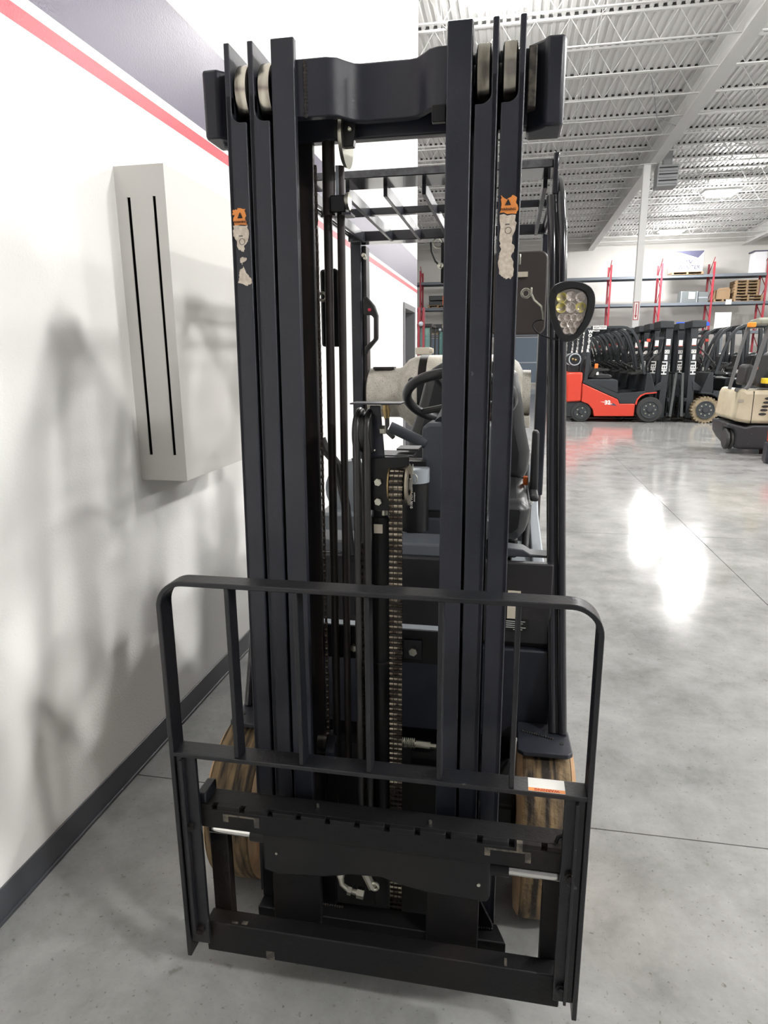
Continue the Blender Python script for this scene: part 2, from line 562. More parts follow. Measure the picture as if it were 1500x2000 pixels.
# column with sign
cl = MB().box(3.75, 3.95, 22.98, 23.0, 0, 7.18).box(3.75, 3.95, 23.16, 23.18, 0, 7.18).box(3.84, 3.86, 23.0, 23.16, 0, 7.18).box(3.62, 4.10, 22.9, 23.34, 7.16, 7.18)
col_o = struct('trim_1', cl, STLW, smooth=0)
tag_l = MB().box(3.74, 3.92, 22.965, 22.975, 2.62, 3.20).build('sign_plate', WHT, col_o, smooth=0)
MB().box(3.75, 3.77, 22.955, 22.966, 2.63, 3.19).box(3.89, 3.91, 22.955, 22.966, 2.63, 3.19).box(3.77, 3.89, 22.955, 22.966, 3.17, 3.19).box(3.77, 3.89, 22.955, 22.966, 2.63, 2.65).prism('y', [(3.83, 2.68), (3.87, 2.78), (3.79, 2.78)], 22.955, 22.966).box(3.815, 3.845, 22.955, 22.966, 2.78, 3.12).build('sign_print', RACKR, col_o, smooth=0)

# ------------------------------------------------------------------ ceiling lamps
LAMPM = mat('lamp_diffuser', (0.9, 0.9, 0.9), 0.5, emit=(1.0, 0.985, 0.965), estr=LIGHT_W / 2.25)
for i, (lx, ly) in enumerate(LAMPS):
    big = 'over the far end of the hall' if ly > 25 else 'over the middle of the hall'
    t = thing('high_bay_light', 'white rectangular high bay light hanging %s' % big, 'light', (lx, ly, LAMP_Z), 'high bay lights under the roof deck')
    if (lx, ly) == (7.3, 27.9):
        t['label'] = 'glowing high bay light right of the unit heater, the larger of the two in view'
        del t['group']
    if (lx, ly) == (7.3, 35.7):
        t['label'] = 'glowing high bay light low under the far roof, the smaller of the two in view'
        del t['group']
    MB().box(lx - 0.62, lx + 0.62, ly - 0.32, ly + 0.32, LAMP_Z + 0.02, LAMP_Z + 0.10).build('housing', STLW, t, bevel=0.01)
    for hx in (-0.5, 0.5):
        MB().cyl((lx + hx, ly, LAMP_Z + 0.1), (lx + hx, ly, ZC), 0.005, 5).build('hanger', ZINC, t)
    MB().prism('y', [(lx - 0.50, LAMP_Z + 0.02), (lx + 0.50, LAMP_Z + 0.02), (lx + 0.42, LAMP_Z - 0.10), (lx - 0.42, LAMP_Z - 0.10)], ly - 0.26, ly + 0.26).build('diffuser', LAMPM, t, smooth=0)

# unit heater
t = thing('unit_heater', 'grey louvred unit heater hanging under the roof beside the white girder', 'heater', (4.46, 23, 6.5))
MB().box(4.16, 4.76, 23.0, 23.6, 6.55, 7.15).build('casing', HEAT, t, bevel=0.02)
for k in range(6):
    MB().box(4.20, 4.72, 22.93, 23.0, 6.60 + k * 0.09, 6.62 + k * 0.09).build('louvre', DARKGAP if k % 2 else HEAT, t)
MB().box(4.35, 4.60, 23.2, 23.5, 7.15, ZC).build('duct', HEAT, t)
for hx in (4.2, 4.72):
    MB().cyl((hx, 23.3, 7.15), (hx, 23.3, ZC), 0.01, 6).build('hanger', ZINC, t)

# ------------------------------------------------------------------ wall cabinet
t = thing('wall_cabinet', 'tall off-white metal cover box with two long slots on the white wall', 'cabinet', (WX, 2.18, 1.07))
x0, x1, y0, y1, z0, z1 = WX, -1.142, 2.18, 2.75, 1.072, 2.127
def slot_plate():
    m = MB()
    # front face with two slots built from strips
    sl = [(-1.2815, -1.2695), (-1.189, -1.178)]
    zb, zt = 1.165, 2.03
    xe = [x0, sl[0][0], sl[0][1], sl[1][0], sl[1][1], x1]
    for a, b in ((0, 1), (2, 3), (4, 5)):
        m.box(xe[a], xe[b], y0, y0 + 0.004, zb, zt)
    m.box(x0, x1, y0, y0 + 0.004, z0, zb).box(x0, x1, y0, y0 + 0.004, zt, z1)
    return m
slot_plate().box(x1 - 0.004, x1, y0 + 0.004, y1, z0, z1).box(x0, x1 - 0.004, y0 + 0.004, y1, z0, z0 + 0.004).box(x0, x1 - 0.004, y0 + 0.004, y1, z1 - 0.004, z1).build('casing', CAB, t, smooth=0)
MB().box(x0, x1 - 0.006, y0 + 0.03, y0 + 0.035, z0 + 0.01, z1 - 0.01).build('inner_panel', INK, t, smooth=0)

# ------------------------------------------------------------------ near forklift
T = thing('forklift', 'large black forklift in front, mast and load backrest facing the camera', 'forklift', (-0.285, 1.65, 0))
K = 0.03
Y0 = 1.31
CX = -0.284
def rail(s, xo, xi, zb, notch, y_off=0.0, m=BLK):
    """one mast channel: s=side sign, xo outer offset, xi inner offset"""
    web = 0.0115
    X = lambda q: CX + s * q
    a = Y0 + y_off
    if notch:
        zn = 1.958
        poly = [(X(xi), zb), (X(xo), zb), (X(xo), zn + 0.05), (X(xo - web), zn + 0.05)]
        for k in range(0, 7):
            t_ = k / 6 * PI / 2
            poly.append((X(xo - web - 0.018 + 0.018 * math.cos(t_)), zn + 0.018 - 0.018 * math.sin(t_)))
        poly.append((X(xi), zn))
    else:
        poly = [(X(xi), zb), (X(xo), zb), (X(xo), 2.10), (X(xi), 2.10)]
    r = MB().prism('y', poly, a, a + 0.017)
    r.shear(K)
    w = MB().box(min(X(xo), X(xo - web)), max(X(xo), X(xo - web)), a + (0.0 if notch else 0.001), a + 0.128, zb, 2.10)
    w.shear(K)
    f = MB().box(min(X(xo - web), X(xi)), max(X(xo - web), X(xi)), a + 0.112, a + 0.129, zb, 2.08)
    f.shear(K)
    return r, w, f
for s, nm in ((-1, 'left'), (1, 'right')):
    for kind, xo, xi, zb, notch in (('outer_rail', 0.290, 0.248, 0.198, True), ('middle_rail', 0.2415, 0.200, 0.205, True), ('inner_rail', 0.194, 0.147, 0.205, False)):
        r, w, f = rail(s, xo, xi, zb, notch)
        o = r.build(kind, BLK, T, bevel=0.0025)
        w.build('rail_web', BLK, o, bevel=0.002)
        f.build('rear_flange', RUST, o, bevel=0.002)
    for xa, xb in ((0.1995, 0.2285), (0.2480, 0.2770)):
        c = (CX + s * (xa + xb) / 2, Y0 + 0.066 + K * 2.02, 2.022)
        h = (xb - xa) / 2
        o = MB().lathe([(-h, 0.040), (-h, 0.050), (-h * 0.9, 0.0550), (-h * 0.75, 0.0577), (0, 0.058), (h * 0.75, 0.0577), (h * 0.9, 0.0550), (h, 0.050), (h, 0.040)], c, 'x', 40).build('mast_roller', ROLL, T)
        MB().cyl((c[0] - 0.02, c[1], c[2]), (c[0] + 0.02, c[1], c[2]), 0.024).build('roller_hub', BLK2, o)
# rear top crossmember of the outer mast with wrapped ends
def yz(y):
    return y
o = MB().box(-0.63, 0.055, 1.475, 1.505, 1.945, 2.085).build('rear_crossmember', BLK, T, bevel=0.004)
MB().prism('z', [(0.012, 1.475), (0.038, 1.455), (0.045, 1.44), (0.078, 1.44), (0.082, 1.455), (0.082, 1.53), (0.012, 1.53)], 1.935, 2.09).build('end_block', BLK, o, bevel=0.006)
MB().prism('z', [(-0.58, 1.475), (-0.612, 1.45), (-0.62, 1.44), (-0.652, 1.44), (-0.656, 1.455), (-0.656, 1.53), (-0.58, 1.53)], 1.955, 2.085).build('end_block', BLK, o, bevel=0.006)
MB().box(0.012, 0.028, 1.44, 1.475, 1.97, 2.075).build('weld_strip', WEAR, o, bevel=0.002)
# bowed inner crossmember
fr = [(-0.440, 1.385), (-0.372, 1.385), (-0.352, 1.392), (-0.338, 1.41), (-0.325, 1.424), (-0.305, 1.430), (-0.220, 1.430), (-0.200, 1.424), (-0.185, 1.408), (-0.172, 1.392), (-0.155, 1.385), (-0.125, 1.385)]
poly = fr + [(x, y + 0.022) for x, y in reversed(fr)]
mbx = MB()
n = len(fr)
rings_ = []
for (x, y) in fr:
    rings_.append([(x, y, 1.963), (x, y + 0.022, 1.963), (x, y + 0.022, 2.066), (x, y, 2.066)])
mbx.rings(rings_)
o = mbx.build('top_crossmember', BLK, T, bevel=0.003, smooth=40)
MB().box(-0.165, -0.138, 1.375, 1.39, 1.935, 1.965).build('stop_pad', BLK2, o, bevel=0.002)
wd = MB()
for k in range(16):
    wd.ball((-0.413 + random.uniform(-.001, .001), 1.384, 1.965 + k * 0.0062), 0.0042, 8, (1, 0.6, 1.1))
wd.build('weld_bead', RUST, o)

# lift cylinders, hoses and the sheave bracket at the left
def vert(x, y, z0_, z1_, r, name, m=BLK2, seg=18):
    return MB().cyl((x, y - K * (z1_ - z0_) * 0.5, z0_), (x, y + K * (z1_ - z0_) * 0.5, z1_), r, seg).build(name, m, T)
o = vert(-0.4035, 1.47, 0.21, 1.97, 0.0098, 'lift_cylinder', RODM)
MB().cyl((-0.399, 1.484, 1.80), (-0.398, 1.49, 1.97), 0.0138, 18).build('cylinder_head', RODM, o)
vert(-0.1, 1.50, 0.21, 1.97, 0.0125, 'lift_cylinder', RODM)
vert(-0.3745, 1.47, 0.21, 1.90, 0.0088, 'hydraulic_pipe', RODM)
MB().box(-0.383, -0.376, 1.485, 1.49, 1.84, 1.90).build('pipe_guard', SILV, T)
o = MB().prism('y', [(-0.374, 1.975), (-0.325, 1.973), (-0.333, 1.922), (-0.352, 1.922), (-0.374, 1.94)], 1.44, 1.46).build('sheave_bracket', BLK2, T, bevel=0.002)
MB().lathe([(-0.004, 0.030), (-0.004, 0.052), (0.004, 0.055), (0.004, 0.030)], (-0.357, 1.475, 1.945), 'x', 32).build('sheave_disc', ZINC, o)
MB().ball((-0.339, 1.437, 1.953), 0.005).build('bolt', ZINC, o)
o = MB().box(-0.392, -0.358, 1.465, 1.50, 1.803, 1.838).build('hose_clamp', BLK2, T, bevel=0.003)
MB().lathe([(-0.004, 0.016), (0.004, 0.018)], (-0.353, 1.47, 1.825), 'x', 20).build('clamp_ring', ZINC, o)
MB().ball((-0.357, 1.46, 1.826), 0.006, 8, (0.6, 1, 1.4)).build('bolt', ZINC, o)
MB().box(-0.365, -0.345, 1.46, 1.50, 1.797, 1.802).build('clamp_tab', BLK, o)
o = MB().prism('y', [(-0.446, 1.528), (-0.398, 1.528), (-0.399, 1.698), (-0.410, 1.704), (-0.446, 1.702)], 1.56, 1.61).build('control_box', BLK2, T, bevel=0.006)
MB().torus((-0.436, 1.545, 1.640), 0.009, 0.003, 'y', 20, 8).build('ring_bolt', ZINC, o)
MB().box(-0.432, -0.421, 1.553, 1.559, 1.588, 1.600).build('tag', WHT, o)

def leaf_chain(x, y, z0_, z1_, w, pitch_, name, m=CHN, wrap=None, n=4, dpt=0.009):
    c = MB()
    k = 0
    z = z0_
    path = []
    while z < z1_:
        path.append((y + K * (z - 1.0) * 0.6, z, 0.0))
        z += pitch_
    if wrap:
        cy, cz, r = wrap
        a = PI
        st = pitch_ / r
        while a > -0.2:
            path.append((cy + r * math.cos(a), cz + r * math.sin(a), PI - a))
            a -= st
    g_ = MB()
    for k, (py, pz, a) in enumerate(path):
        rot = Matrix.Rotation(-a, 4, 'X')
        for q in range(n):
            cx = x - w / 2 + w * (q + 0.5) / n
            hw = w / n * 0.42
            c.cyl((cx - hw, py, pz), (cx + hw, py, pz), dpt * 0.52, 8)
        g_.obox(Matrix.Translation((x, py, pz)) @ rot, w * 0.86, dpt * 0.55, pitch_ * 1.02)
    g2 = g_.build(name.replace('chain', 'chain_plates'), CHND, T, smooth=0)
    g2['kind'] = 'stuff'
    o_ = c.build(name, m, T, smooth=40)
    o_['kind'] = 'stuff'
    return o_
leaf_chain(-0.2365, 1.375, 0.12, 1.225, 0.031, 0.0127, 'lift_chain', wrap=(1.415, 1.228, 0.037), n=3)
leaf_chain(-0.4115, 1.415, 0.60, 1.885, 0.0055, 0.016, 'side_chain', m=CHNS, n=1, dpt=0.010)
leaf_chain(-0.3195, 1.405, 0.30, 1.10, 0.0055, 0.016, 'side_chain', m=CHNS, n=1, dpt=0.010)
# chain sheave
o = MB().lathe([(-0.0145, 0.030), (-0.0145, 0.034), (0.0145, 0.034), (0.0145, 0.030)], (-0.2365, 1.415, 1.228), 'x', 36).build('chain_sheave', BLK2, T)
MB().lathe([(0.0, 0.024), (0.0, 0.046), (0.005, 0.046), (0.005, 0.024), (0.0, 0.024)], (-0.217, 1.415, 1.228), 'x', 40).build('sheave_flange', FLG, o)
MB().lathe([(0.0, 0.030), (0.0, 0.041), (0.003, 0.041), (0.003, 0.030)], (-0.2560, 1.415, 1.228), 'x', 40).build('sheave_flange', BRS, o)
MB().cyl((-0.225, 1.415, 1.228), (-0.208, 1.415, 1.228), 0.014).build('sheave_pin', ZINC, o)
# head plate, sheave plate, top guard
o = MB().prism('y', [(-0.304, 1.170), (-0.254, 1.170), (-0.254, 1.262), (-0.212, 1.270), (-0.212, 1.292), (-0.304, 1.286)], 1.402, 1.414).build('head_plate', BLK2, T, bevel=0.0015)
for z in (1.235, 1.191):
    MB().cyl((-0.2795, 1.403, z), (-0.2795, 1.394, z), 0.0085, 6).cyl((-0.2795, 1.394, z), (-0.2795, 1.392, z), 0.0065, 12).build('hex_bolt', ZINC, o)
MB().box(-0.300, -0.205, 1.414, 1.47, 1.290, 1.293).box(-0.245, -0.196, 1.44, 1.50, 1.300, 1.304).build('ledge', BLK, o)
o = MB().prism('y', [(-0.303, 1.284), (-0.268, 1.284), (-0.277, 1.40), (-0.300, 1.40)], 1.415, 1.425).build('hose_sheave_plate', BLK, T, bevel=0.002)
MB().cyl((-0.277, 1.418, 1.348), (-0.266, 1.418, 1.348), 0.010, 6).build('bolt', ZINC, o)
MB().ball((-0.290, 1.412, 1.303), 0.0035).build('bolt', ZINC, o)
MB().box(-0.333, -0.224, 1.37, 1.43, 1.4055, 1.4085).build('guard_strip', BLK, T)
o = MB().lathe([(-0.02, 0.046), (-0.011, 0.040), (-0.002, 0.046), (0.002, 0.046), (0.011, 0.040), (0.02, 0.046)], (-0.3125, 1.425, 1.340), 'x', 40).build('hose_sheave', RUB, T)
for xh, r in ((-0.3245, 0.0078), (-0.3010, 0.0078)):
    pts = [(xh - 0.000, 1.385 + K * (z - 1.3) * 0.5, z) for z in (0.35, 0.7, 1.0, 1.2, 1.30)]
    for k in range(1, 11):
        a = PI - k / 10 * PI
        pts.append((xh, 1.429 + 0.044 * math.cos(a), 1.338 + 0.050 * math.sin(a)))
    pts += [(xh, 1.473, 1.1), (xh, 1.47, 0.6), (xh, 1.46, 0.2)]
    MB().tube(pts, r, 12).build('hydraulic_hose', HOSE, T)
MB().box(-0.3335, -0.3285, 1.40, 1.42, 0.2, 1.32).build('hose_guide', RUST, T)
# centre free lift cylinder
o = MB().cyl((-0.2800, 1.425, 0.80), (-0.2800, 1.437, 1.150), 0.0235, 28).build('free_lift_cylinder', BLK2, T)
MB().cyl((-0.2790, 1.420, 0.12), (-0.2790, 1.425, 0.80), 0.0255, 28).build('cylinder_tube', BLK2, o)
MB().cyl((-0.2800, 1.437, 1.150), (-0.2800, 1.437, 1.165), 0.019, 20).build('cylinder_cap', BLK2, o)
MB().cyl((-0.272, 1.425, 1.155), (-0.272, 1.425, 1.17), 0.008, 12).build('cap_nut', ZINC, o)
MB().cyl((-0.2800, 1.425, 0.985), (-0.2800, 1.425, 0.991), 0.0245, 28).cyl((-0.279, 1.425, 0.798), (-0.279, 1.425, 0.803), 0.0262, 28).build('seam_ring', RUST, o)
lb = MB().box(-0.291, -0.2715, 1.403, 1.4055, 1.117, 1.1375).build('paper_label', CREAMLAB, o)
# middle cross plate and things below
o = MB().box(-0.50, -0.07, 1.495, 1.52, 0.762, 0.850).build('mast_cross_plate', BLK2, T, bevel=0.001)
MB().box(-0.50, -0.07, 1.493, 1.521, 0.850, 0.8535).build('plate_edge', SILV, o)
MB().box(-0.237, -0.192, 1.489, 1.495, 0.775, 0.825).build('bolt_plate', BLK, o, bevel=0.001)
MB().cyl((-0.213, 1.49, 0.798), (-0.213, 1.478, 0.798), 0.0105, 6).build('hex_bolt', ZINC, o)
MB().cyl((-0.364, 1.495, 0.794), (-0.364, 1.483, 0.794), 0.009, 6).build('hex_bolt', ZINC, o)
sp = []
for k in range(0, 8 * 12 + 1):
    a = 2 * PI * k / 12
    sp.append((-0.245 + 0.04 * k / 96, 1.48 + 0.012 * math.cos(a), 0.548 + 0.012 * math.sin(a)))
o = MB().tube(sp, 0.0016, 6).build('latch_spring', ZINC, T)
MB().cyl((-0.205, 1.48, 0.547), (-0.168, 1.48, 0.546), 0.0095, 20).cyl((-0.168, 1.48, 0.546), (-0.153, 1.48, 0.5455), 0.0065, 6).cyl((-0.245, 1.48, 0.548), (-0.205, 1.48, 0.547), 0.005, 12).build('spring_rod', ZINC, o)
MB().box(-0.215, -0.15, 1.465, 1.50, 0.50, 0.535).build('rod_bracket', BLK2, o)
o = MB().lathe([(-0.012, 0.02), (-0.012, 0.030), (0.012, 0.030), (0.012, 0.02)], (-0.437, 1.45, 0.545), 'x', 28).build('guide_bearing', ROLL, T)
MB().prism('x', [(1.41, 0.50), (1.47, 0.50), (1.47, 0.572), (1.44, 0.575), (1.41, 0.545)], -0.424, -0.400).build('bearing_bracket', BLK, o, bevel=0.002)
o = MB().prism('z', [(-0.563, 1.266), (0.034, 1.266), (0.012, 1.318), (-0.561, 1.314)], 0.137, 0.198).build('mast_base_plate', BLK2, T, bevel=0.003)
for xb_ in (-0.44, -0.06):
    MB().cyl((xb_, 1.267, 0.170), (xb_, 1.262, 0.170), 0.005, 6).build('bolt', ZINC, o)
for x0w in (-0.51, -0.15):
    wd = MB()
    for k in range(26):
        wd.ball((x0w + k * 0.0060, 1.300, 0.199), 0.004, 6)
    wd.build('weld_bead', RUST, o)
MB().box(-0.562, -0.372, 1.300, 1.310, 0.198, 0.44).build('roller_plate', BLK2, T, bevel=0.002)
MB().prism('y', [(-0.145, 0.44), (-0.145, 0.198), (0.004, 0.198), (0.0, 0.215), (-0.040, 0.30), (-0.040, 0.44)], 1.300, 1.310).build('roller_plate', BLK2, T, bevel=0.002)
# hydraulic fittings in the opening below the carriage
o = MB().tube([(-0.335, 1.33, 0.42), (-0.34, 1.32, 0.37), (-0.355, 1.30, 0.33), (-0.355, 1.29, 0.31)], 0.008, 10).build('hydraulic_fitting', HOSE, T)
MB().cyl((-0.357, 1.29, 0.318), (-0.357, 1.285, 0.300), 0.010, 12).build('collar', ZINC, o)
MB().tube([(-0.357, 1.285, 0.30), (-0.352, 1.28, 0.285), (-0.335, 1.275, 0.276), (-0.318, 1.275, 0.272), (-0.302, 1.275, 0.270)], 0.0075, 10).cyl((-0.337, 1.275, 0.277), (-0.328, 1.275, 0.275), 0.012, 6).cyl((-0.315, 1.275, 0.272), (-0.298, 1.275, 0.270), 0.0125, 6).build('elbow', ZINC, o)
MB().cyl((-0.300, 1.28, 0.38), (-0.298, 1.28, 0.345), 0.010, 10).cyl((-0.275, 1.28, 0.375), (-0.270, 1.28, 0.335), 0.011, 10).cyl((-0.298, 1.28, 0.33), (-0.276, 1.27, 0.295), 0.010, 8).build('hose_end', ZINC, o)
MB().torus((-0.272, 1.27, 0.300), 0.009, 0.004, 'y', 18, 8).cyl((-0.298, 1.28, 0.345), (-0.296, 1.28, 0.32), 0.007, 8).build('banjo_ring', ZINC, o)
MB().tube([(-0.25, 1.33, 0.42), (-0.24, 1.31, 0.40), (-0.19, 1.30, 0.385), (-0.14, 1.30, 0.375)], 0.006, 8).build('pipe', ZINC, o)
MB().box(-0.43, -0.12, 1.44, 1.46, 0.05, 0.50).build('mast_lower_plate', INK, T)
MB().cyl((-0.19, 1.50, 0.42), (-0.15, 1.50, 0.42), 0.03, 20).build('valve_body', BLUEP, T)

# carriage
BC = -0.2575
nt = MB()
topz = 0.527
o = MB().box(-0.662, 0.150, 1.204, 1.252, 0.470, topz).build('upper_fork_bar', CARR, T, bevel=0.001)
edges = [-0.662]
for k in range(12):
    xc = -0.620 + 0.0655 * k
    edges += [xc - 0.006, xc + 0.006]
edges.append(0.150)
for k in range(0, len(edges), 2):
    nt.box(edges[k], edges[k + 1], 1.192, 1.204, topz - 0.011, topz)
nt.box(-0.662, 0.150, 1.192, 1.204, 0.470, topz - 0.011)
nt.build('notched_lip', CARR, o, bevel=0.001)
for a, b in ((-0.60, -0.515), (-0.02, 0.075)):
    MB().box(a, b, 1.1912, 1.1925, 0.505, 0.509).box(a, a + 0.012, 1.1912, 1.1925, 0.490, 0.505).box(b - 0.012, b, 1.1912, 1.1925, 0.484, 0.505).build('bare_wear_mark', WEAR, o)
MB().box(-0.662, -0.640, 1.195, 1.252, topz, 0.553).build('end_stop', FRM, o, bevel=0.003)
MB().tube([(0.125, 1.21, 0.528), (0.128, 1.21, 0.54), (0.140, 1.215, 0.542), (0.142, 1.23, 0.530)], 0.004, 8).build('latch_wire', BLK2, o)
MB().cyl((-0.39, 1.23, 0.527), (-0.39, 1.23, 0.534), 0.003, 8).cyl((-0.137, 1.22, 0.527), (-0.137, 1.22, 0.534), 0.0035, 8).build('grease_nipple', ZINC, o)
MB().box(0.045, 0.057, 1.190, 1.20, 0.506, 0.529).build('bright_notch', WEAR, o)
o = MB().prism('y', [(-0.512, 0.500), (-0.512, 0.372), (-0.480, 0.362), (-0.372, 0.372), (-0.31, 0.388), (-0.24, 0.392), (-0.205, 0.381), (-0.136, 0.369), (-0.012, 0.366), (-0.006, 0.380), (-0.006, 0.512)], 1.198, 1.216).build('side_shift_plate', BLK2, T, bevel=0.004)
MB().cyl((-0.545, 1.22, 0.447), (0.032, 1.22, 0.442), 0.0185, 24).build('shift_cylinder', BLK2, o)
MB().cyl((-0.48, 1.198, 0.42), (-0.48, 1.195, 0.42), 0.003, 8).cyl((-0.03, 1.198, 0.41), (-0.03, 1.195, 0.41), 0.004, 8).build('plate_bolt', ZINC, o)
MB().cyl((-0.645, 1.22, 0.448), (-0.545, 1.22, 0.447), 0.0120, 24).build('shift_rod', CHR, T)
MB().cyl((0.032, 1.22, 0.442), (0.150, 1.22, 0.441), 0.0135, 24).build('shift_rod', CHR, T)
o = MB().box(-0.662, 0.148, 1.190, 1.232, 0.130, 0.212).build('lower_fork_bar', CARR, T, bevel=0.003)
MB().box(-0.60, -0.585, 1.195, 1.20, 0.212, 0.2135).box(-0.575, -0.562, 1.196, 1.205, 0.212, 0.2135).box(0.03, 0.036, 1.195, 1.215, 0.212, 0.2135).build('bare_wear_mark', WEAR, o)
MB().box(-0.515, -0.495, 1.189, 1.19, 0.131, 0.155).build('bare_wear_mark', WEAR, o)
for s, xa, xb in ((-1, -0.660, -0.615), (1, 0.105, 0.148)):
    MB().box(xa, xb, 1.235, 1.262, 0.135, 0.47).build('carriage_side', CARR, T, bevel=0.003)
for xa, xb in ((-0.52, -0.40), (-0.15, -0.03)):
    MB().box(xa, xb, 1.262, 1.28, 0.14, 0.50).build('carriage_roller_plate', CARR, T, bevel=0.003)
# load backrest
def bent(xl, xr, zb, zt, r, th, y0_, y1_, n=10):
    def path(off):
        p = [(xl + off, zb)]
        for k in range(n + 1):
            a = PI - k / n * PI / 2
            p.append((xl + r + (r - off) * math.cos(a), zt - r + (r - off) * math.sin(a)))
        for k in range(n + 1):
            a = PI / 2 - k / n * PI / 2
            p.append((xr - r + (r - off) * math.cos(a), zt - r + (r - off) * math.sin(a)))
        p.append((xr - off, zb))
        return p
    a, b = path(0), path(th)
    m = MB()
    m.rings([[(p[0], y0_, p[1]), (p[0], y1_, p[1]), (q[0], y1_, q[1]), (q[0], y0_, q[1])] for p, q in zip(a, b)])
    return m
BR = bent(-0.704, 0.184, 0.128, 1.062, 0.060, 0.0105, 1.168, 1.216).build('load_backrest', FRM, T, bevel=0.002)
MB().box(-0.694, 0.174, 1.168, 1.216, 0.658, 0.668).build('middle_rail', FRM, BR, bevel=0.0015)
for k in range(5):
    xc = -0.549 + 0.1445 * k
    MB().box(xc - 0.005, xc + 0.005, 1.172, 1.210, 0.668, 1.0515).build('upright_bar', FRM, BR, bevel=0.0015)
for s, xa, xb in ((-1, -0.6935, -0.648), (1, 0.133, 0.1735)):
    o = MB().box(xa, xb, 1.1745, 1.186, 0.165, 0.657).build('side_plate', FRM, BR, bevel=0.002)
    xm = xa + 0.017 if s < 0 else xb - 0.017
    MB().box(xm - 0.003, xm + 0.003, 1.162, 1.176, 0.20 if s < 0 else 0.17, 0.652).build('plate_rib', FRM, BR, bevel=0.001)
    for z, dx in ((0.482, 0.022), (0.205, 0.026)):
        xc = xa + dx if s < 0 else xb - dx
        MB().cyl((xc, 1.1745, z), (xc, 1.167, z), 0.0105, 16).cyl((xc, 1.167, z), (xc, 1.163, z), 0.006, 6).build('bolt', CARR, BR)
o = MB().box(0.062, 0.133, 1.171, 1.213, 0.668, 0.669).build('warning_label', WHT, BR)
MB().box(0.062, 0.133, 1.1712, 1.181, 0.669, 0.6694).build('label_strip', ORG, BR)
MB().text('WARNING', 0.010, (0.0975, 1.176, 0.6697), (-1, 0, 0), (0, -1, 0), 0.0001, 0.0003).build('label_lettering', REDINK, BR, smooth=0)

# torn mast labels
def decal(name, poly, m, y=0.0008, lbl=None):
    return MB().prism('y', poly, Y0 - y - 0.0004, Y0 - y + 0.0006).shear(K).build(name, m, T, smooth=0, label=lbl)
Lor = [(-0.568, 1.797), (-0.559, 1.796), (-0.556, 1.799), (-0.542, 1.798), (-0.543, 1.793), (-0.54, 1.785), (-0.543, 1.78), (-0.538, 1.767), (-0.566, 1.767), (-0.568, 1.779), (-0.565, 1.785), (-0.569, 1.787)]
Lwh = [(-0.569, 1.766), (-0.538, 1.766), (-0.536, 1.747), (-0.539, 1.735), (-0.546, 1.728), (-0.548, 1.716), (-0.559, 1.719), (-0.563, 1.738), (-0.57, 1.746)]
Lw2 = [(-0.558, 1.699), (-0.553, 1.705), (-0.543, 1.703), (-0.545, 1.698), (-0.551, 1.695), (-0.554, 1.69)]
Lw3 = [(-0.559, 1.678), (-0.551, 1.687), (-0.542, 1.671), (-0.534, 1.661), (-0.534, 1.654), (-0.543, 1.648), (-0.564, 1.655), (-0.56, 1.666)]
Ror = [(-0.031, 1.798), (-0.019, 1.790), (-0.01, 1.797), (-0.001, 1.793), (-0.002, 1.784), (0.002, 1.776), (-0.001, 1.764), (-0.032, 1.767), (-0.029, 1.781)]
Rwh = [(-0.032, 1.763), (-0.002, 1.762), (-0.001, 1.744), (-0.007, 1.717), (-0.003, 1.7), (-0.008, 1.689), (-0.003, 1.679), (-0.003, 1.653), (-0.009, 1.647), (-0.021, 1.649), (-0.03, 1.657), (-0.031, 1.685), (-0.028, 1.699), (-0.031, 1.717)]
def jag(poly, amp=0.0016, n=4):
    rnd = random.Random(len(poly))
    out = []
    for i, p in enumerate(poly):
        q = poly[(i + 1) % len(poly)]
        for k in range(n):
            f = k / n
            e = amp if k else 0
            out.append((p[0] + (q[0] - p[0]) * f + rnd.uniform(-e, e), p[1] + (q[1] - p[1]) * f + rnd.uniform(-e, e)))
    return out
decal('torn_label', jag(Lor), ORG, lbl='torn orange warning label')
decal('torn_label', jag(Lwh), PEEL, lbl='torn white label')
decal('torn_label', jag(Lw2), PEEL, lbl='torn white label')
decal('torn_label', jag(Lw3), PEEL, lbl='torn white label')
decal('torn_label', jag(Ror), ORG, lbl='torn orange warning label')
decal('torn_label', jag(Rwh, 0.0022), PEEL, lbl='torn white label')
for xc, w in ((-0.553, 'WARNING'), (-0.017, 'WARNING')):
    yb = Y0 - 0.0026
    MB().prism('y', [(xc - 0.0055, 1.780), (xc + 0.0055, 1.780), (xc, 1.791)], yb, yb + 0.0012).shear(K).build('warning_symbol', INK, T, smooth=0)
    MB().text(w, 0.0062, (xc, yb, 1.7725), (1, 0, 0), (0, 0, 1), 0.0002, 0.0001).shear(K).build('label_lettering', INK, T, smooth=0)
    MB().torus((xc + 0.002, yb + 0.001, 1.735), 0.0058, 0.0004, 'y', 20, 4).box(xc - 0.004, xc + 0.004, yb, yb + 0.001, 1.7455, 1.7465).shear(K).build('pictogram_line', INK, T, smooth=0)

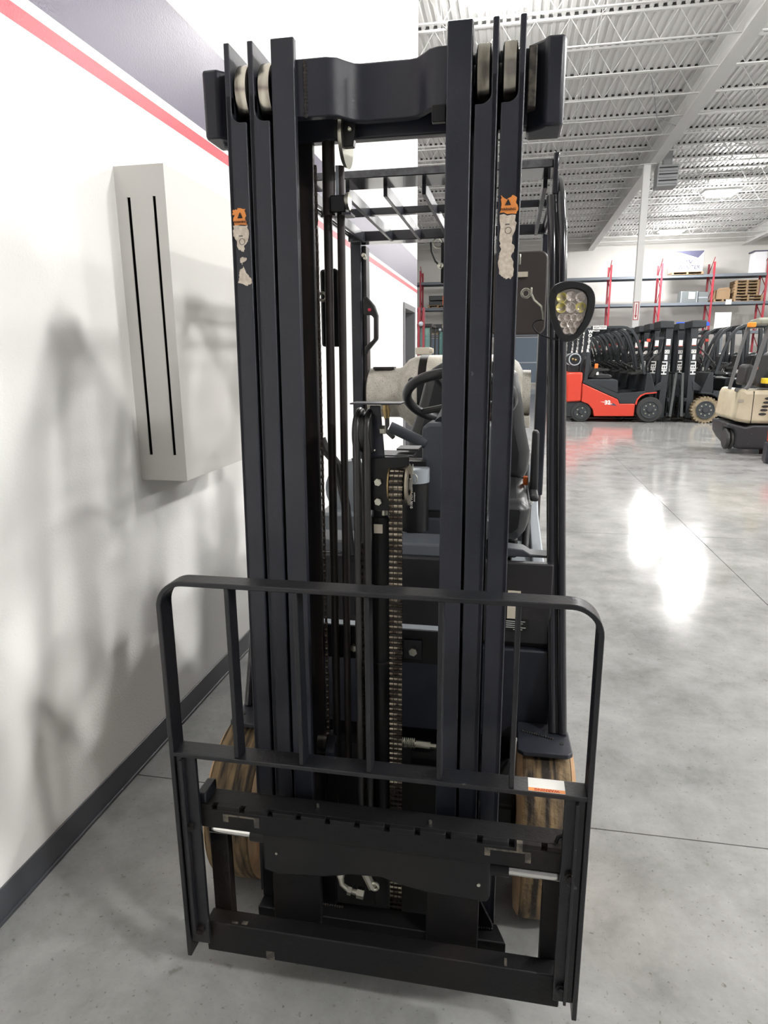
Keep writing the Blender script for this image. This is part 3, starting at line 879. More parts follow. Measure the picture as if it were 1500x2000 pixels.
# front bulkhead, legs, step plates
o = MB().box(-0.700, 0.131, 1.748, 1.775, 0.722, 0.955).build('front_panel', mat('bulkhead_paint', (0.020, 0.0195, 0.022), 0.30, col2=(0.028, 0.026, 0.027), nscale=3), T, bevel=0.004)
MB().box(0.012, 0.047, 1.7445, 1.748, 0.795, 0.876).build('paper_label', CREAMLAB, o)
MB().box(0.018, 0.038, 1.7435, 1.7447, 0.866, 0.871).build('label_print', NAVY, o)
MB().box(0.005, 0.073, 1.7445, 1.748, 0.760, 0.792).build('data_plate', INK, o)
pl = MB()
for k, (a, b) in enumerate(((0.010, 0.062), (0.010, 0.056), (0.010, 0.050), (0.010, 0.064), (0.030, 0.055))):
    pl.box(a, b, 1.7435, 1.7446, 0.787 - 0.006 * k, 0.7885 - 0.006 * k)
pl.build('plate_print', WHT, o)
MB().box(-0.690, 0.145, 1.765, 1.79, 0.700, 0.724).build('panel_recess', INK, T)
MB().box(-0.700, 0.140, 1.740, 1.775, 0.430, 0.706).build('lower_front_panel', BLK, T, bevel=0.006)
o = MB().prism('x', [(1.77, 0.955), (1.79, 0.985), (1.86, 1.0), (1.86, 0.955)], -0.62, -0.165).build('cowl_cover', PLS, T, bevel=0.006)
MB().prism('y', [(-0.02, 0.957), (0.12, 0.957), (0.12, 0.963), (0.07, 0.966), (0.05, 0.978), (-0.02, 0.984)], 1.80, 1.86).build('floor_cover', PLS, T, bevel=0.003)
for s in (-1, 1):
    X = lambda q: CX + s * q
    leg_pts = [(0.457, 1.690, 0.490), (0.443, 1.755, 0.80), (0.424, 1.83, 1.25), (0.408, 1.925, 1.75), (0.402, 1.965, 1.88), (0.398, 2.02, 1.955), (0.396, 2.12, 1.993), (0.395, 2.40, 2.0), (0.395, 3.0, 2.0)]
    def sm(pts, n=4):
        out = []
        for i in range(len(pts) - 1):
            p0 = pts[max(i - 1, 0)]; p1 = pts[i]; p2 = pts[i + 1]; p3 = pts[min(i + 2, len(pts) - 1)]
            for k in range(n):
                t_ = k / n
                out.append(tuple(0.5 * ((2 * p1[c]) + (-p0[c] + p2[c]) * t_ + (2 * p0[c] - 5 * p1[c] + 4 * p2[c] - p3[c]) * t_ ** 2 + (-p0[c] + 3 * p1[c] - 3 * p2[c] + p3[c]) * t_ ** 3) for c in range(3)))
        out.append(pts[-1])
        return out
    GL = mat('guard_gloss_paint', (0.022, 0.022, 0.026), 0.14, coat=0.3)
    sp_ = sm(leg_pts)
    o = MB().tube([(X(a), b, c) for a, b, c in sp_], 0.0125, 14).build('guard_leg', GL, T)
    MB().tube([(X(a - 0.026), b + 0.004, c) for a, b, c in sp_ if c < 1.94], 0.0125, 12).build('leg_inner_tube', GL, o)
    MB().rings([[(X(a - 0.02), b - 0.002, c), (X(a - 0.005), b - 0.002, c), (X(a - 0.005), b + 0.05, c), (X(a - 0.02), b + 0.05, c)] for a, b, c in sp_ if c < 1.9]).build('leg_web', GL, o)
    pts = [(X(0.335), 1.60), (X(0.35), 1.587), (X(0.465), 1.590), (X(0.478), 1.602), (X(0.474), 1.70), (X(0.465), 1.735), (X(0.335), 1.735)]
    o = MB().prism('z', pts, 0.474, 0.488).build('step_plate', BLK, T, bevel=0.003)
    MB().cyl((X(0.452), 1.640, 0.4882), (X(0.452), 1.640, 0.4892), 0.006, 12).build('bolt_hole', INK, o)
    wd = MB()
    for k in range(14):
        wd.ball((X(0.350 + 0.006 * k), 1.685 - 0.002 * k, 0.489), 0.004, 6)
    wd.build('weld_bead', RUST, o)
    # tyre
    xc = (-0.7095 if s < 0 else 0.128)
    h = 0.073
    o = MB().lathe([(-h + 0.012, 0.15), (-h, 0.17), (-h, 0.213), (-h + 0.012, 0.228), (-h + 0.02, 0.2315), (h - 0.02, 0.2315), (h - 0.012, 0.228), (h, 0.213), (h, 0.17), (h - 0.012, 0.15)], (xc, 1.645, 0.2315), 'x', 64).build('drive_tyre', WOODW, T)
    MB().lathe([(-h - 0.001, 0.16), (-h - 0.001, 0.212), (-h + 0.011, 0.2292), (-h + 0.0112, 0.226), (-h + 0.002, 0.16)], (xc, 1.645, 0.2315), 'x', 64).build('tyre_shoulder', TAN, o)
    MB().lathe([(h - 0.002, 0.16), (h - 0.0112, 0.226), (h - 0.011, 0.2292), (h + 0.001, 0.212), (h + 0.001, 0.16)], (xc, 1.645, 0.2315), 'x', 64).build('tyre_shoulder', TAN, o)
    MB().lathe([(-h + 0.015, 0.05), (-h + 0.015, 0.155), (h - 0.015, 0.155), (h - 0.015, 0.05)], (xc, 1.645, 0.2315), 'x', 40).build('wheel_rim', BLK2, o)
MB().box(-0.63, 0.05, 1.57, 1.80, 0.14, 0.33).build('drive_axle', BLK2, T, bevel=0.01)
MB().box(-0.62, 0.04, 1.79, 3.3, 0.12, 0.72).build('chassis', BLK2, T, bevel=0.02)
# overhead guard
o = MB().box(-0.680, 0.100, 2.0, 2.13, 2.001, 2.022).build('guard_front_bar', GL, T, bevel=0.003)
MB().box(-0.670, 0.090, 1.9985, 2.0, 2.003, 2.0215).build('grey_front_strip', mat('mottled_grey_edge', (0.16, 0.16, 0.17), 0.5, col2=(0.07, 0.07, 0.075), nscale=40), o)  # lighter mottled grey strip along the bar's front face
for xa in (0.092, -0.69):
    MB().box(xa, xa + 0.015, 1.985, 2.14, 1.93, 2.035).build('bar_end_plate', GL, o, bevel=0.003)
MB().box(-0.680, 0.100, 2.41, 2.44, 1.985, 2.008).build('guard_cross_bar', GL, T, bevel=0.002)
MB().box(-0.690, 0.115, 2.86, 2.95, 1.975, 2.015).build('guard_rear_bar', GL, T, bevel=0.004)
for k in range(7):
    xc = -0.622 + 0.1165 * k
    MB().box(xc - 0.006, xc + 0.006, 2.10, 2.87, 1.972, 2.008).build('guard_slat', BLK, T, bevel=0.0015)
o = MB().box(-0.703, -0.655, 2.95, 3.05, 0.9, 1.99).build('guard_rear_leg', BLK, T, bevel=0.006)
MB().box(-0.655, -0.637, 2.97, 3.04, 0.9, 1.975).build('leg_flange', RUST, o, bevel=0.002)
MB().cyl((-0.646, 2.97, 1.935), (-0.646, 2.955, 1.935), 0.010, 6).cyl((-0.640, 2.97, 1.925), (-0.640, 2.955, 1.925), 0.008, 6).build('bolt', ZINC, o)
MB().box(0.108, 0.155, 2.95, 3.05, 0.9, 1.99).build('guard_rear_leg', BLK, T, bevel=0.006)
hd = [(-0.646, 1.757), (-0.629, 1.764), (-0.594, 1.723), (-0.58, 1.682), (-0.581, 1.583), (-0.625, 1.533), (-0.63, 1.517), (-0.641, 1.517), (-0.64, 1.55), (-0.600, 1.583), (-0.599, 1.674), (-0.612, 1.685), (-0.645, 1.685)]
o = MB().prism('y', hd, 2.93, 2.96).build('grab_handle', RUB, T, bevel=0.006)
MB().cyl((-0.615, 2.93, 1.706), (-0.615, 2.92, 1.706), 0.007, 14).build('horn_button', REDPL, o)
# propane tank on the rear
TK = MB().lathe([(-0.64, 0.105), (-0.635, 0.112), (-0.50, 0.112), (-0.485, 0.118), (-0.455, 0.150), (-0.42, 0.165), (-0.38, 0.168), (-0.06, 0.168), (-0.01, 0.163), (0.03, 0.135), (0.05, 0.10), (0.085, 0.10)], (0, 3.05, 1.345), 'x', 48).build('propane_tank', TANKM, T)
MB().box(-0.615, -0.52, 2.99, 3.05, 1.452, 1.462).build('collar_slot', RUST, TK)
MB().lathe([(-0.40, 0.1695), (-0.365, 0.1695)], (0, 3.05, 1.345), 'x', 48).build('strap', BLK2, TK)
MB().box(-0.412, -0.350, 2.92, 3.0, 1.515, 1.545).cyl((-0.352, 2.93, 1.53), (-0.335, 2.93, 1.53), 0.012, 14).build('strap_clip', CREAMLAB, TK, bevel=0.003)
MB().cyl((-0.545, 2.92, 1.300), (-0.545, 2.92, 1.275), 0.014, 12).cyl((-0.545, 2.92, 1.280), (-0.540, 2.92, 1.235), 0.020, 12, 0.011).build('valve', BRS, TK)
MB().tube([(-0.54, 2.92, 1.24), (-0.535, 2.90, 1.21), (-0.54, 2.88, 1.19), (-0.50, 2.86, 1.16)], 0.010, 10).build('gas_hose', RUB, TK)
MB().cyl((-0.545, 2.92, 1.298), (-0.545, 2.92, 1.312), 0.022, 12).build('valve_knob', RUB, TK)
MB().box(0.052, 0.088, 2.95, 3.15, 1.20, 1.25).build('collar_foot', TANKM, TK, bevel=0.004)
MB().box(-0.42, -0.36, 3.0, 3.12, 0.95, 1.20).box(-0.05, 0.01, 3.0, 3.12, 0.95, 1.20).build('tank_cradle', BLK2, T, bevel=0.004)
MB().prism('x', [(2.95, 0.20), (3.55, 0.25), (3.62, 0.9), (3.5, 1.02), (2.95, 1.02)], -0.72, 0.15).build('counterweight', BLK2, T, bevel=0.04)
# operator area
o = MB().prism('y', [(-0.255, 1.040), (-0.05, 1.040), (-0.05, 1.312), (-0.235, 1.312), (-0.255, 1.300)], 1.95, 2.06).build('dash_column', PLS, T, bevel=0.010)
MB().box(-0.245, -0.06, 1.952, 2.05, 1.02, 1.042).build('column_neck', RUB, o)
MB().box(-0.258, -0.05, 1.945, 2.06, 0.962, 1.024).build('column_base', PLS, o, bevel=0.006)
MB().cyl((-0.352, 1.95, 1.300), (-0.245, 1.96, 1.250), 0.017, 16).build('shift_lever', PLS, o)
tl = Matrix.Rotation(math.radians(-30), 3, 'X')
o = MB().torus((-0.158, 2.12, 1.374), 0.168, 0.0155, 'z', 48, 12, tilt=tl).build('steering_wheel', VIN, T)
sk = MB()
for a in (0.25, 2.5, 4.3):
    q = tl @ Vector((math.cos(a) * 0.16, math.sin(a) * 0.16, 0))
    cc = Vector((-0.158, 2.12, 1.374))
    sk.cyl(cc + tl @ Vector((0, 0, -0.02)), cc + q, 0.011, 8)
sk.cyl(Vector((-0.158, 2.12, 1.374)) + tl @ Vector((0, 0, -0.045)), Vector((-0.158, 2.12, 1.374)) + tl @ Vector((0, 0, 0.01)), 0.045, 24)
sk.build('spoke', RUB, o)
MB().cyl((-0.175, 2.02, 1.29), (-0.166, 2.11, 1.36), 0.055, 20, 0.035).build('column_cover', PLS, o)
MB().ball((-0.30, 2.05, 1.43), 0.013, 12).build('spinner_knob', RUB, o)
st = MB()
st.prism('y', [(-0.33, 0.93), (0.03, 0.93), (0.066, 0.96), (0.074, 1.03), (0.06, 1.065), (-0.33, 1.065)], 2.05, 2.52)
o = st.build('seat_cushion', VIN, T, bevel=0.03)
MB().prism('y', [(-0.33, 1.05), (0.072, 1.05), (0.078, 1.16), (0.055, 1.26), (0.048, 1.32), (0.025, 1.44), (-0.02, 1.49), (-0.26, 1.49), (-0.31, 1.44), (-0.345, 1.3), (-0.38, 1.2), (-0.38, 1.05)], 2.46, 2.60).build('seat_back', VIN, T, bevel=0.04)
MB().box(0.076, 0.106, 2.20, 2.48, 1.03, 1.05).prism('y', [(0.078, 1.03), (0.107, 1.03), (0.103, 1.245), (0.096, 1.255), (0.080, 1.25)], 2.32, 2.38).build('armrest', RUB, T, bevel=0.008)
MB().box(0.055, 0.072, 2.36, 2.39, 1.055, 1.085).build('seat_belt_buckle', ORPL, T, bevel=0.003)
MB().box(0.072, 0.092, 2.33, 2.36, 0.995, 1.012).build('belt_anchor', WHT, T, bevel=0.004)
MB().cyl((0.06, 2.1, 0.74), (0.075, 2.33, 0.99), 0.012).build('seat_post', RUB, T)
MB().box(-0.30, 0.04, 2.1, 2.5, 0.86, 0.93).build('seat_base', BLK2, T, bevel=0.01)
MB().prism('y', [(-0.66, 0.72), (0.10, 0.72), (0.10, 0.76), (0.0, 0.86), (-0.5, 0.86), (-0.66, 0.80)], 2.15, 3.0).build('engine_hood', PLS, T, bevel=0.02)
MB().prism('x', [(1.95, 0.86), (2.6, 0.90), (2.9, 1.05), (2.9, 0.72), (1.95, 0.72)], 0.085, 0.125).build('side_panel', SILV, T, bevel=0.006)
MB().box(0.02, 0.12, 2.0, 2.35, 0.84, 0.852).build('floor_plate', SILV, T)
MB().lathe([(-0.03, 0.05), (-0.03, 0.10), (0.03, 0.10), (0.03, 0.05)], (-0.52, 2.2, 1.06), 'y', 28).build('horn_fan', SILV, T)
MB().box(-0.63, -0.42, 2.1, 2.3, 0.86, 0.99).build('battery_cover', SILV, T, bevel=0.01)
MB().tube([(-0.50, 1.72, 1.29), (-0.49, 1.72, 1.26), (-0.46, 1.73, 1.22), (-0.44, 1.74, 1.10), (-0.43, 1.74, 0.96)], 0.013, 10).build('control_lever', RUB, T)
MB().tube([(-0.405, 1.72, 1.24), (-0.395, 1.72, 1.20), (-0.39, 1.73, 1.12), (-0.40, 1.74, 0.96)], 0.012, 10).build('control_lever', RUB, T)
o = MB().cyl((-0.272, 1.90, 1.0), (-0.272, 1.90, 1.16), 0.045, 24).box(-0.36, -0.24, 1.93, 2.0, 0.99, 1.2).build('fire_extinguisher', BLK2, T)
MB().cyl((-0.272, 1.90, 1.145), (-0.272, 1.90, 1.185), 0.047, 24).build('white_band', SILV, o)
MB().torus((-0.268, 1.846, 1.163), 0.014, 0.0016, 'y', 24, 6).tube([(-0.268, 1.846, 1.177), (-0.267, 1.845, 1.205)], 0.0018, 6).build('pull_ring', ZINC, o)
MB().text('800-634-9010', 0.011, (-0.2725, 1.851, 1.105), (0, 0, -1), (1, 0, 0), 0.0002, 0.0002).build('lettering', WHT, o, smooth=0)
MB().text('woltercorp', 0.006, (-0.2625, 1.851, 1.108), (0, 0, -1), (1, 0, 0), 0.0002, 0.0001).build('lettering', WHT, o, smooth=0)
# camera box and cable under the guard
o = MB().box(-0.30, -0.20, 2.86, 2.90, 1.80, 1.96).build('rear_camera_box', BLK2, T, bevel=0.004)
MB().tube([(-0.345, 2.88, 1.965), (-0.342, 2.88, 1.93), (-0.325, 2.88, 1.89), (-0.305, 2.88, 1.87)], 0.004, 8).build('cable', RUB, o)
MB().ball((-0.30, 2.86, 1.87), 0.014, 12).build('camera_lens', ZINC, o)
MB().torus((-0.315, 2.88, 1.96), 0.018, 0.003, 'y', 20, 6).build('hose_clip', ZINC, o)
# panel and work light at the right leg
def rrect(x0_, x1_, z0_, z1_, r, n=5):
    out = []
    for cx, cz, a0 in ((x1_ - r, z1_ - r, 0), (x0_ + r, z1_ - r, PI / 2), (x0_ + r, z0_ + r, PI), (x1_ - r, z0_ + r, 1.5 * PI)):
        for k in range(n + 1):
            a = a0 + k / n * PI / 2
            out.append((cx + r * math.cos(a), cz + r * math.sin(a)))
    return out
o = MB().prism('y', rrect(-0.06, 0.080, 1.556, 1.755, 0.02), 1.76, 1.79).build('lamp_mount_panel', mat('panel_brown_black', (0.075, 0.062, 0.058), 0.4), T, bevel=0.004)
MB().box(0.006, 0.032, 1.755, 1.760, 1.694, 1.706).build('panel_label', CREAMLAB, o)
MB().box(0.004, 0.014, 1.752, 1.760, 1.722, 1.748).build('panel_catch', ZINC, o, bevel=0.002)
o = MB().torus((0.028, 1.70, 1.650), 0.0095, 0.0035, 'y', 22, 8).bar([(0.040, 1.695, 1.662), (0.040, 1.69, 1.648), (0.048, 1.68, 1.632), (0.064, 1.66, 1.616), (0.068, 1.65, 1.600), (0.069, 1.65, 1.585)], 0.022, 0.004).build('light_bracket', ZINC, T, bevel=0.0008)
MB().tube(sm([(0.069, 1.65, 1.585), (0.053, 1.64, 1.582), (0.046, 1.64, 1.572), (0.056, 1.64, 1.557), (0.078, 1.645, 1.546), (0.105, 1.66, 1.540)], 6), 0.0017, 8).build('light_cable', RUB, o)
outer = [(0.078, 1.645), (0.086, 1.660), (0.104, 1.667), (0.126, 1.669), (0.153, 1.664), (0.175, 1.652), (0.182, 1.634), (0.182, 1.603), (0.174, 1.576), (0.158, 1.550), (0.143, 1.535), (0.125, 1.530), (0.108, 1.537), (0.092, 1.564), (0.082, 1.591), (0.078, 1.618)]
inner = [(0.094, 1.636), (0.103, 1.647), (0.127, 1.653), (0.152, 1.648), (0.165, 1.636), (0.166, 1.612), (0.160, 1.585), (0.146, 1.558), (0.131, 1.544), (0.118, 1.547), (0.107, 1.568), (0.096, 1.595), (0.093, 1.616)]
def resamp(poly, n=48):
    P_ = [Vector(p) for p in poly]
    c = sum(P_, Vector((0, 0))) / len(P_)
    out = []
    for k in range(n):
        a = 2 * PI * k / n
        d = Vector((math.cos(a), math.sin(a)))
        best = 0
        for i in range(len(P_)):
            p, q = P_[i] - c, P_[(i + 1) % len(P_)] - c
            e = q - p
            den = d.x * e.y - d.y * e.x
            if abs(den) < 1e-12:
                continue
            t_ = (p.x * e.y - p.y * e.x) / den
            u_ = (p.x * d.y - p.y * d.x) / den
            if t_ > 0 and -1e-6 <= u_ <= 1 + 1e-6:
                best = max(best, t_)
        out.append(c + d * best)
    for _ in range(2):
        out = [(out[i - 1] + out[i] * 2 + out[(i + 1) % n]) / 4 for i in range(n)]
    return out
ro, ri = resamp(outer), resamp(inner)
co = sum(ro, Vector((0, 0))) / len(ro)
def ring(p, y, f=1.0):
    return [(co.x + (q.x - co.x) * f, y, co.y + (q.y - co.y) * f) for q in p]
WL = MB().rings([ring(ro, 1.680, 0.75), ring(ro, 1.655, 0.96), ring(ro, 1.625, 1.0), ring(ro, 1.618, 0.97), ring(ri, 1.618, 1.03), ring(ri, 1.624, 1.0), ring(ri, 1.634, 0.98)]).build('work_light', RUB, T, smooth=50)
MB().rings([ring(ri, 1.6325, 0.985), ring(ri, 1.6315, 0.98)]).build('reflector_plate', LENSBK, WL)
for i, (x, z) in enumerate([(0.107, 1.632), (0.128, 1.635), (0.149, 1.632), (0.107, 1.610), (0.128, 1.610), (0.150, 1.610), (0.1085, 1.588), (0.122, 1.588), (0.136, 1.588), (0.1485, 1.588), (0.1145, 1.573), (0.129, 1.573), (0.1435, 1.573), (0.122, 1.559), (0.136, 1.559)]):
    r = 0.0122 if i < 6 else 0.0084
    l_ = MB().lathe([(0.0, r * 0.3), (-0.003, r * 0.8), (-0.007, r), (-0.0075, r * 0.9), (-0.004, r * 0.55), (-0.0015, r * 0.2)], (x, 1.6325, z), 'y', 20).build('lens_cup', YLW if i in (0, 3, 5) else LENS, WL, label='yellow reflector cup' if i in (0, 3, 5) else None)
MB().cyl((0.163, 1.617, 1.647), (0.163, 1.621, 1.647), 0.003, 8).cyl((0.092, 1.617, 1.647), (0.092, 1.621, 1.647), 0.003, 8).build('rim_screw', INK, WL)

# ------------------------------------------------------------------ background forklifts
def wheel(m, t, x, y, z, r, w, tyre, nuts=8, near=-1):
    o_ = MB().lathe([(-w / 2, r * 0.6), (-w / 2, r * 0.95), (-w / 2 + 0.02, r), (w / 2 - 0.02, r), (w / 2, r * 0.95), (w / 2, r * 0.6)], (x, y, z), 'y', 36).build('wheel', tyre, t)
    MB().lathe([(-w / 2 - 0.030, r * 0.02), (-w / 2 - 0.028, r * 0.2), (-w / 2 - 0.006, r * 0.24), (-w / 2 - 0.006, r * 0.60), (-w / 2 - 0.022, r * 0.64), (-w / 2 - 0.022, r * 0.70), (w / 2 + 0.022, r * 0.70), (w / 2 + 0.022, r * 0.64), (w / 2 + 0.006, r * 0.60), (w / 2 + 0.006, r * 0.24), (w / 2 + 0.028, r * 0.2), (w / 2 + 0.030, r * 0.02)], (x, y, z), 'y', 28).build('rim', RIM, o_)
    nm_ = MB()
    for k in range(nuts):
        a = 2 * PI * k / nuts
        nm_.cyl((x + r * 0.42 * math.cos(a), y - w / 2 - 0.020, z + r * 0.42 * math.sin(a)), (x + r * 0.42 * math.cos(a), y - w / 2 + 0.02, z + r * 0.42 * math.sin(a)), 0.018, 6)
        nm_.cyl((x + r * 0.42 * math.cos(a), y + w / 2 + 0.020, z + r * 0.42 * math.sin(a)), (x + r * 0.42 * math.cos(a), y + w / 2 - 0.02, z + r * 0.42 * math.sin(a)), 0.018, 6)
    nm_.build('wheel_nuts', ZINC, o_, kind='stuff')
    if tyre is TYRB:
        lg = MB()
        for k in range(26):
            a = 2 * PI * k / 26
            mt = Matrix.Translation((x + r * math.cos(a), y, z + r * math.sin(a))) @ Matrix.Rotation(-a, 4, 'Y')
            lg.obox(mt, 0.03, w * 0.98, r * 0.12)
        lg.build('tyre_lugs', TYRB, o_, kind='stuff')

def make_truck(label, body, tyre, root_loc, red_trim=True):
    t = thing('forklift', label, 'forklift', root_loc, 'parked forklifts along the far aisle', local=True)
    b = lambda m, n, mt, bev=0.0, par=None: m.build(n, mt, par or t, bevel=bev)
    b(MB().prism('y', [(-1.13, 1.10), (-1.08, 1.15), (-0.76, 1.15), (-0.755, 0.48), (-1.10, 0.46)], -0.50, 0.50), 'counterweight', body, 0.04)
    b(MB().prism('y', [(-1.10, 0.46), (-0.76, 0.48), (-0.66, 0.44), (-0.55, 0.40), (-0.80, 0.10), (-1.08, 0.12)], -0.46, 0.46), 'counterweight_base', DGR, 0.02)
    side = [(-0.755, 0.90), (-0.72, 0.88), (0.055, 0.53), (0.096, 0.43), (0.412, 0.43), (0.45, 0.545), (0.52, 0.63), (0.62, 0.675), (0.90, 0.70), (0.90, 0.66), (0.62, 0.64), (0.50, 0.56), (0.44, 0.40), (0.433, 0.147), (-0.457, 0.14), (-0.49, 0.294), (-0.60, 0.42), (-0.755, 0.48)]
    sd = [(-0.755, 0.90), (-0.72, 0.88), (0.055, 0.53), (0.096, 0.43), (0.44, 0.43), (0.433, 0.147), (-0.457, 0.14), (-0.49, 0.294), (-0.60, 0.42), (-0.755, 0.48)]
    b(MB().prism('y', sd, -0.52, 0.52), 'body_frame', body, 0.012)
    for s in (-1, 1):
        fp = [(0.44, 0.43), (0.47, 0.54), (0.54, 0.63), (0.64, 0.675), (0.90, 0.70), (0.90, 0.675), (0.65, 0.65), (0.56, 0.60), (0.50, 0.52), (0.475, 0.40)]
        b(MB().prism('y', fp, s * 0.52 - 0.10 * (s > 0), s * 0.52 + 0.10 * (s < 0)), 'fender', body, 0.004)
        b(MB().prism('y', [(-0.75, 0.96), (-0.70, 0.965), (0.05, 0.66), (0.64, 0.72), (0.64, 0.64), (0.50, 0.545), (0.45, 0.44), (0.10, 0.44), (0.055, 0.545), (-0.75, 0.91)], s * 0.515 - 0.06 * (s > 0), s * 0.515 + 0.06 * (s < 0)), 'sill_trim', DGR, 0.006)
    b(MB().prism('y', [(-0.74, 0.96), (-0.60, 0.99), (0.0, 0.985), (0.04, 0.95), (0.06, 0.66), (-0.60, 0.90)], -0.47, 0.47), 'engine_hood', DGR, 0.02)
    b(MB().box(0.05, 0.64, -0.47, 0.47, 0.60, 0.66), 'floor_plate', DGR2, 0.01)
    b(MB().prism('y', [(0.62, 0.62), (0.92, 0.66), (0.84, 0.85), (0.745, 1.13), (0.66, 1.14)], -0.47, 0.47), 'dash_cowl', DGR2, 0.015)
    b(MB().prism('y', [(0.35, 1.08), (0.62, 1.10), (0.66, 1.14), (0.60, 1.19), (0.36, 1.12)], -0.25, 0.35), 'dash_panel', INK, 0.01)
    tlt = Matrix.Rotation(math.radians(28), 3, 'Y')
    sw = b(MB().torus((0.33, 0.0, 1.27), 0.16, 0.014, 'z', 28, 8, tilt=tlt).cyl((0.33, 0, 1.27), (0.60, 0, 1.10), 0.022, 10).cyl((0.22, 0, 1.33), (0.44, 0, 1.21), 0.01, 6), 'steering_wheel', INK)
    b(MB().prism('y', [(-0.60, 0.99), (-0.10, 0.99), (-0.06, 1.05), (-0.12, 1.09), (-0.60, 1.08)], -0.24, 0.24), 'seat', VIN, 0.02)
    b(MB().prism('y', [(-0.64, 1.02), (-0.50, 1.06), (-0.58, 1.50), (-0.68, 1.52), (-0.72, 1.40)], -0.24, 0.24), 'seat_back', VIN, 0.03)
    b(MB().box(-0.48, -0.40, -0.26, -0.20, 1.18, 1.34), 'seat_belt', ORPL, 0.01)
    b(MB().box(-0.44, -0.38, -0.28, -0.22, 1.08, 1.16), 'belt_buckle', WHT, 0.01)
    for k in range(3):
        b(MB().cyl((0.42 + 0.05 * k, 0.22 + 0.05 * k, 1.10), (0.36 + 0.05 * k, 0.22 + 0.05 * k, 1.33), 0.012, 8).ball((0.36 + 0.05 * k, 0.22 + 0.05 * k, 1.34), 0.025, 8), 'control_lever', INK)
    b(MB().tube([(0.70, -0.30, 1.0), (0.66, -0.40, 1.25), (0.74, -0.38, 1.45), (0.95, -0.30, 1.6), (1.02, -0.24, 1.9)], 0.02, 8), 'hydraulic_hose', INK)
    b(MB().tube([(0.70, 0.30, 1.0), (0.62, 0.36, 1.30), (0.78, 0.34, 1.5), (0.98, 0.26, 1.7)], 0.02, 8), 'hydraulic_hose', INK)
    b(MB().prism('y', [(-0.62, 1.02), (-0.50, 1.02), (-0.42, 1.16), (-0.16, 1.17), (-0.14, 1.22), (-0.46, 1.24), (-0.56, 1.14)], -0.30, -0.25), 'armrest', INK, 0.01)
    b(MB().box(0.80, 0.93, -0.34, -0.26, 1.40, 1.52), 'lamp_box', INK, 0.01)
    b(MB().box(0.70, 0.705, -0.30, -0.18, 1.16, 1.24), 'data_sticker', WHT)
    # guard
    for s in (-1, 1):
        y = s * 0.44
        b(MB().bar([(-0.69, y, 0.90), (-0.66, y, 1.4), (-0.635, y, 2.06), (-0.62, y, 2.14)], 0.06, 0.085, up=(0, 1, 0)), 'rear_pillar', DGR, 0.008)
        pts = [(-0.64, 2.155), (0.05, 2.15), (0.15, 2.135), (0.25, 2.08), (0.33, 1.99), (0.39, 1.88), (0.46, 1.70), (0.52, 1.5), (0.585, 1.2), (0.62, 1.10)]
        b(MB().bar([(p[0], y, p[1]) for p in pts], 0.06, 0.06), 'guard_rail', DGR, 0.008)
    for k in range(6):
        xx_ = -0.55 + 0.13 * k
        b(MB().box(xx_ - 0.01, xx_ + 0.01, -0.42, 0.42, 2.13, 2.17), 'roof_bar', DGR)
    np_ = b(MB().box(-0.596, -0.30, -0.50, -0.49, 2.11, 2.19), 'number_plate', WHT)
    b(MB().text('B26T029', 0.07, (-0.448, -0.503, 2.15), (1, 0, 0), (0, 0, 1), 0.001, 0.001), 'number_lettering', INK)
    # mast
    for s in (-1, 1):
        y = s * 0.29
        ml = MB().prism('y', [(0.985, 0.10), (1.135, 0.10), (1.18, 2.12), (1.03, 2.12)], y - 0.03, y + 0.03)
        rl = b(ml, 'mast_rail', DGR, 0.006)
        b(MB().prism('y', [(1.0, 0.12), (1.10, 0.12), (1.145, 2.26), (1.05, 2.26)], y - 0.09 * s - 0.02, y - 0.09 * s + 0.02), 'inner_rail', DGR2, 0.004)
        yo = y + s * 0.0315
        rt = (1, 0, 0) if s < 0 else (-1, 0, 0)
        up_t = (-1, 0, 0.0) if s < 0 else (1, 0, 0)
        rtv = (0.022, 0, 1) 
        if s < 0:
            tm = MB().text('HELI', 0.155, (1.060, yo, 1.235), rtv, (-1, 0, 0.022), 0.001, 0.004)
        else:
            tm = MB().text('HELI', 0.155, (1.060, yo, 1.235), rtv, (1, 0, -0.022), 0.001, 0.004)
        b(tm, 'mast_lettering', WHT, par=rl)
        b(MB().box(1.04, 1.10, yo - 0.001, yo + 0.001, 1.42, 1.53), 'mast_logo_patch', WHT, par=rl)
        b(MB().box(1.035, 1.135, yo - 0.001, yo + 0.001, 1.56, 1.64), 'mast_logo_patch', WHT, par=rl)
        b(MB().text('CE', 0.075, (1.085, yo + s * 0.002, 1.60), rt, (0, 0, 1), 0.001, 0.001), 'mast_lettering', INK, par=rl)
        b(MB().box(1.05, 1.14, yo - 0.001, yo + 0.001, 1.74, 1.88), 'warning_patch', WHT, par=rl)
        b(MB().box(1.05, 1.14, yo - 0.002, yo + 0.002, 1.73, 1.745), 'warning_line', REDINK, par=rl)
        b(MB().cyl((1.0, y * 0.7, 0.3), (1.03, y * 0.7, 2.05), 0.035, 10), 'lift_cylinder', DGR2)
        b(MB().prism('y', [(0.78, 0.76), (0.90, 0.72), (1.03, 0.74), (1.06, 0.95), (0.98, 0.90)], y - 0.05, y + 0.05), 'tilt_gusset', DGR, 0.006)
    b(MB().box(0.88, 1.18, -0.36, 0.36, 2.12, 2.28), 'mast_head', DGR, 0.015)
    b(MB().box(0.80, 1.00, -0.33, -0.27, 1.88, 1.93), 'light_arm', DGR)
    b(MB().prism('y', [(0.62, 1.82), (0.70, 1.82), (0.70, 1.89), (0.62, 1.89)], -0.36, -0.32), 'turn_light', mat('dim_red_lens', (0.45, 0.05, 0.03), 0.4), 0.01)
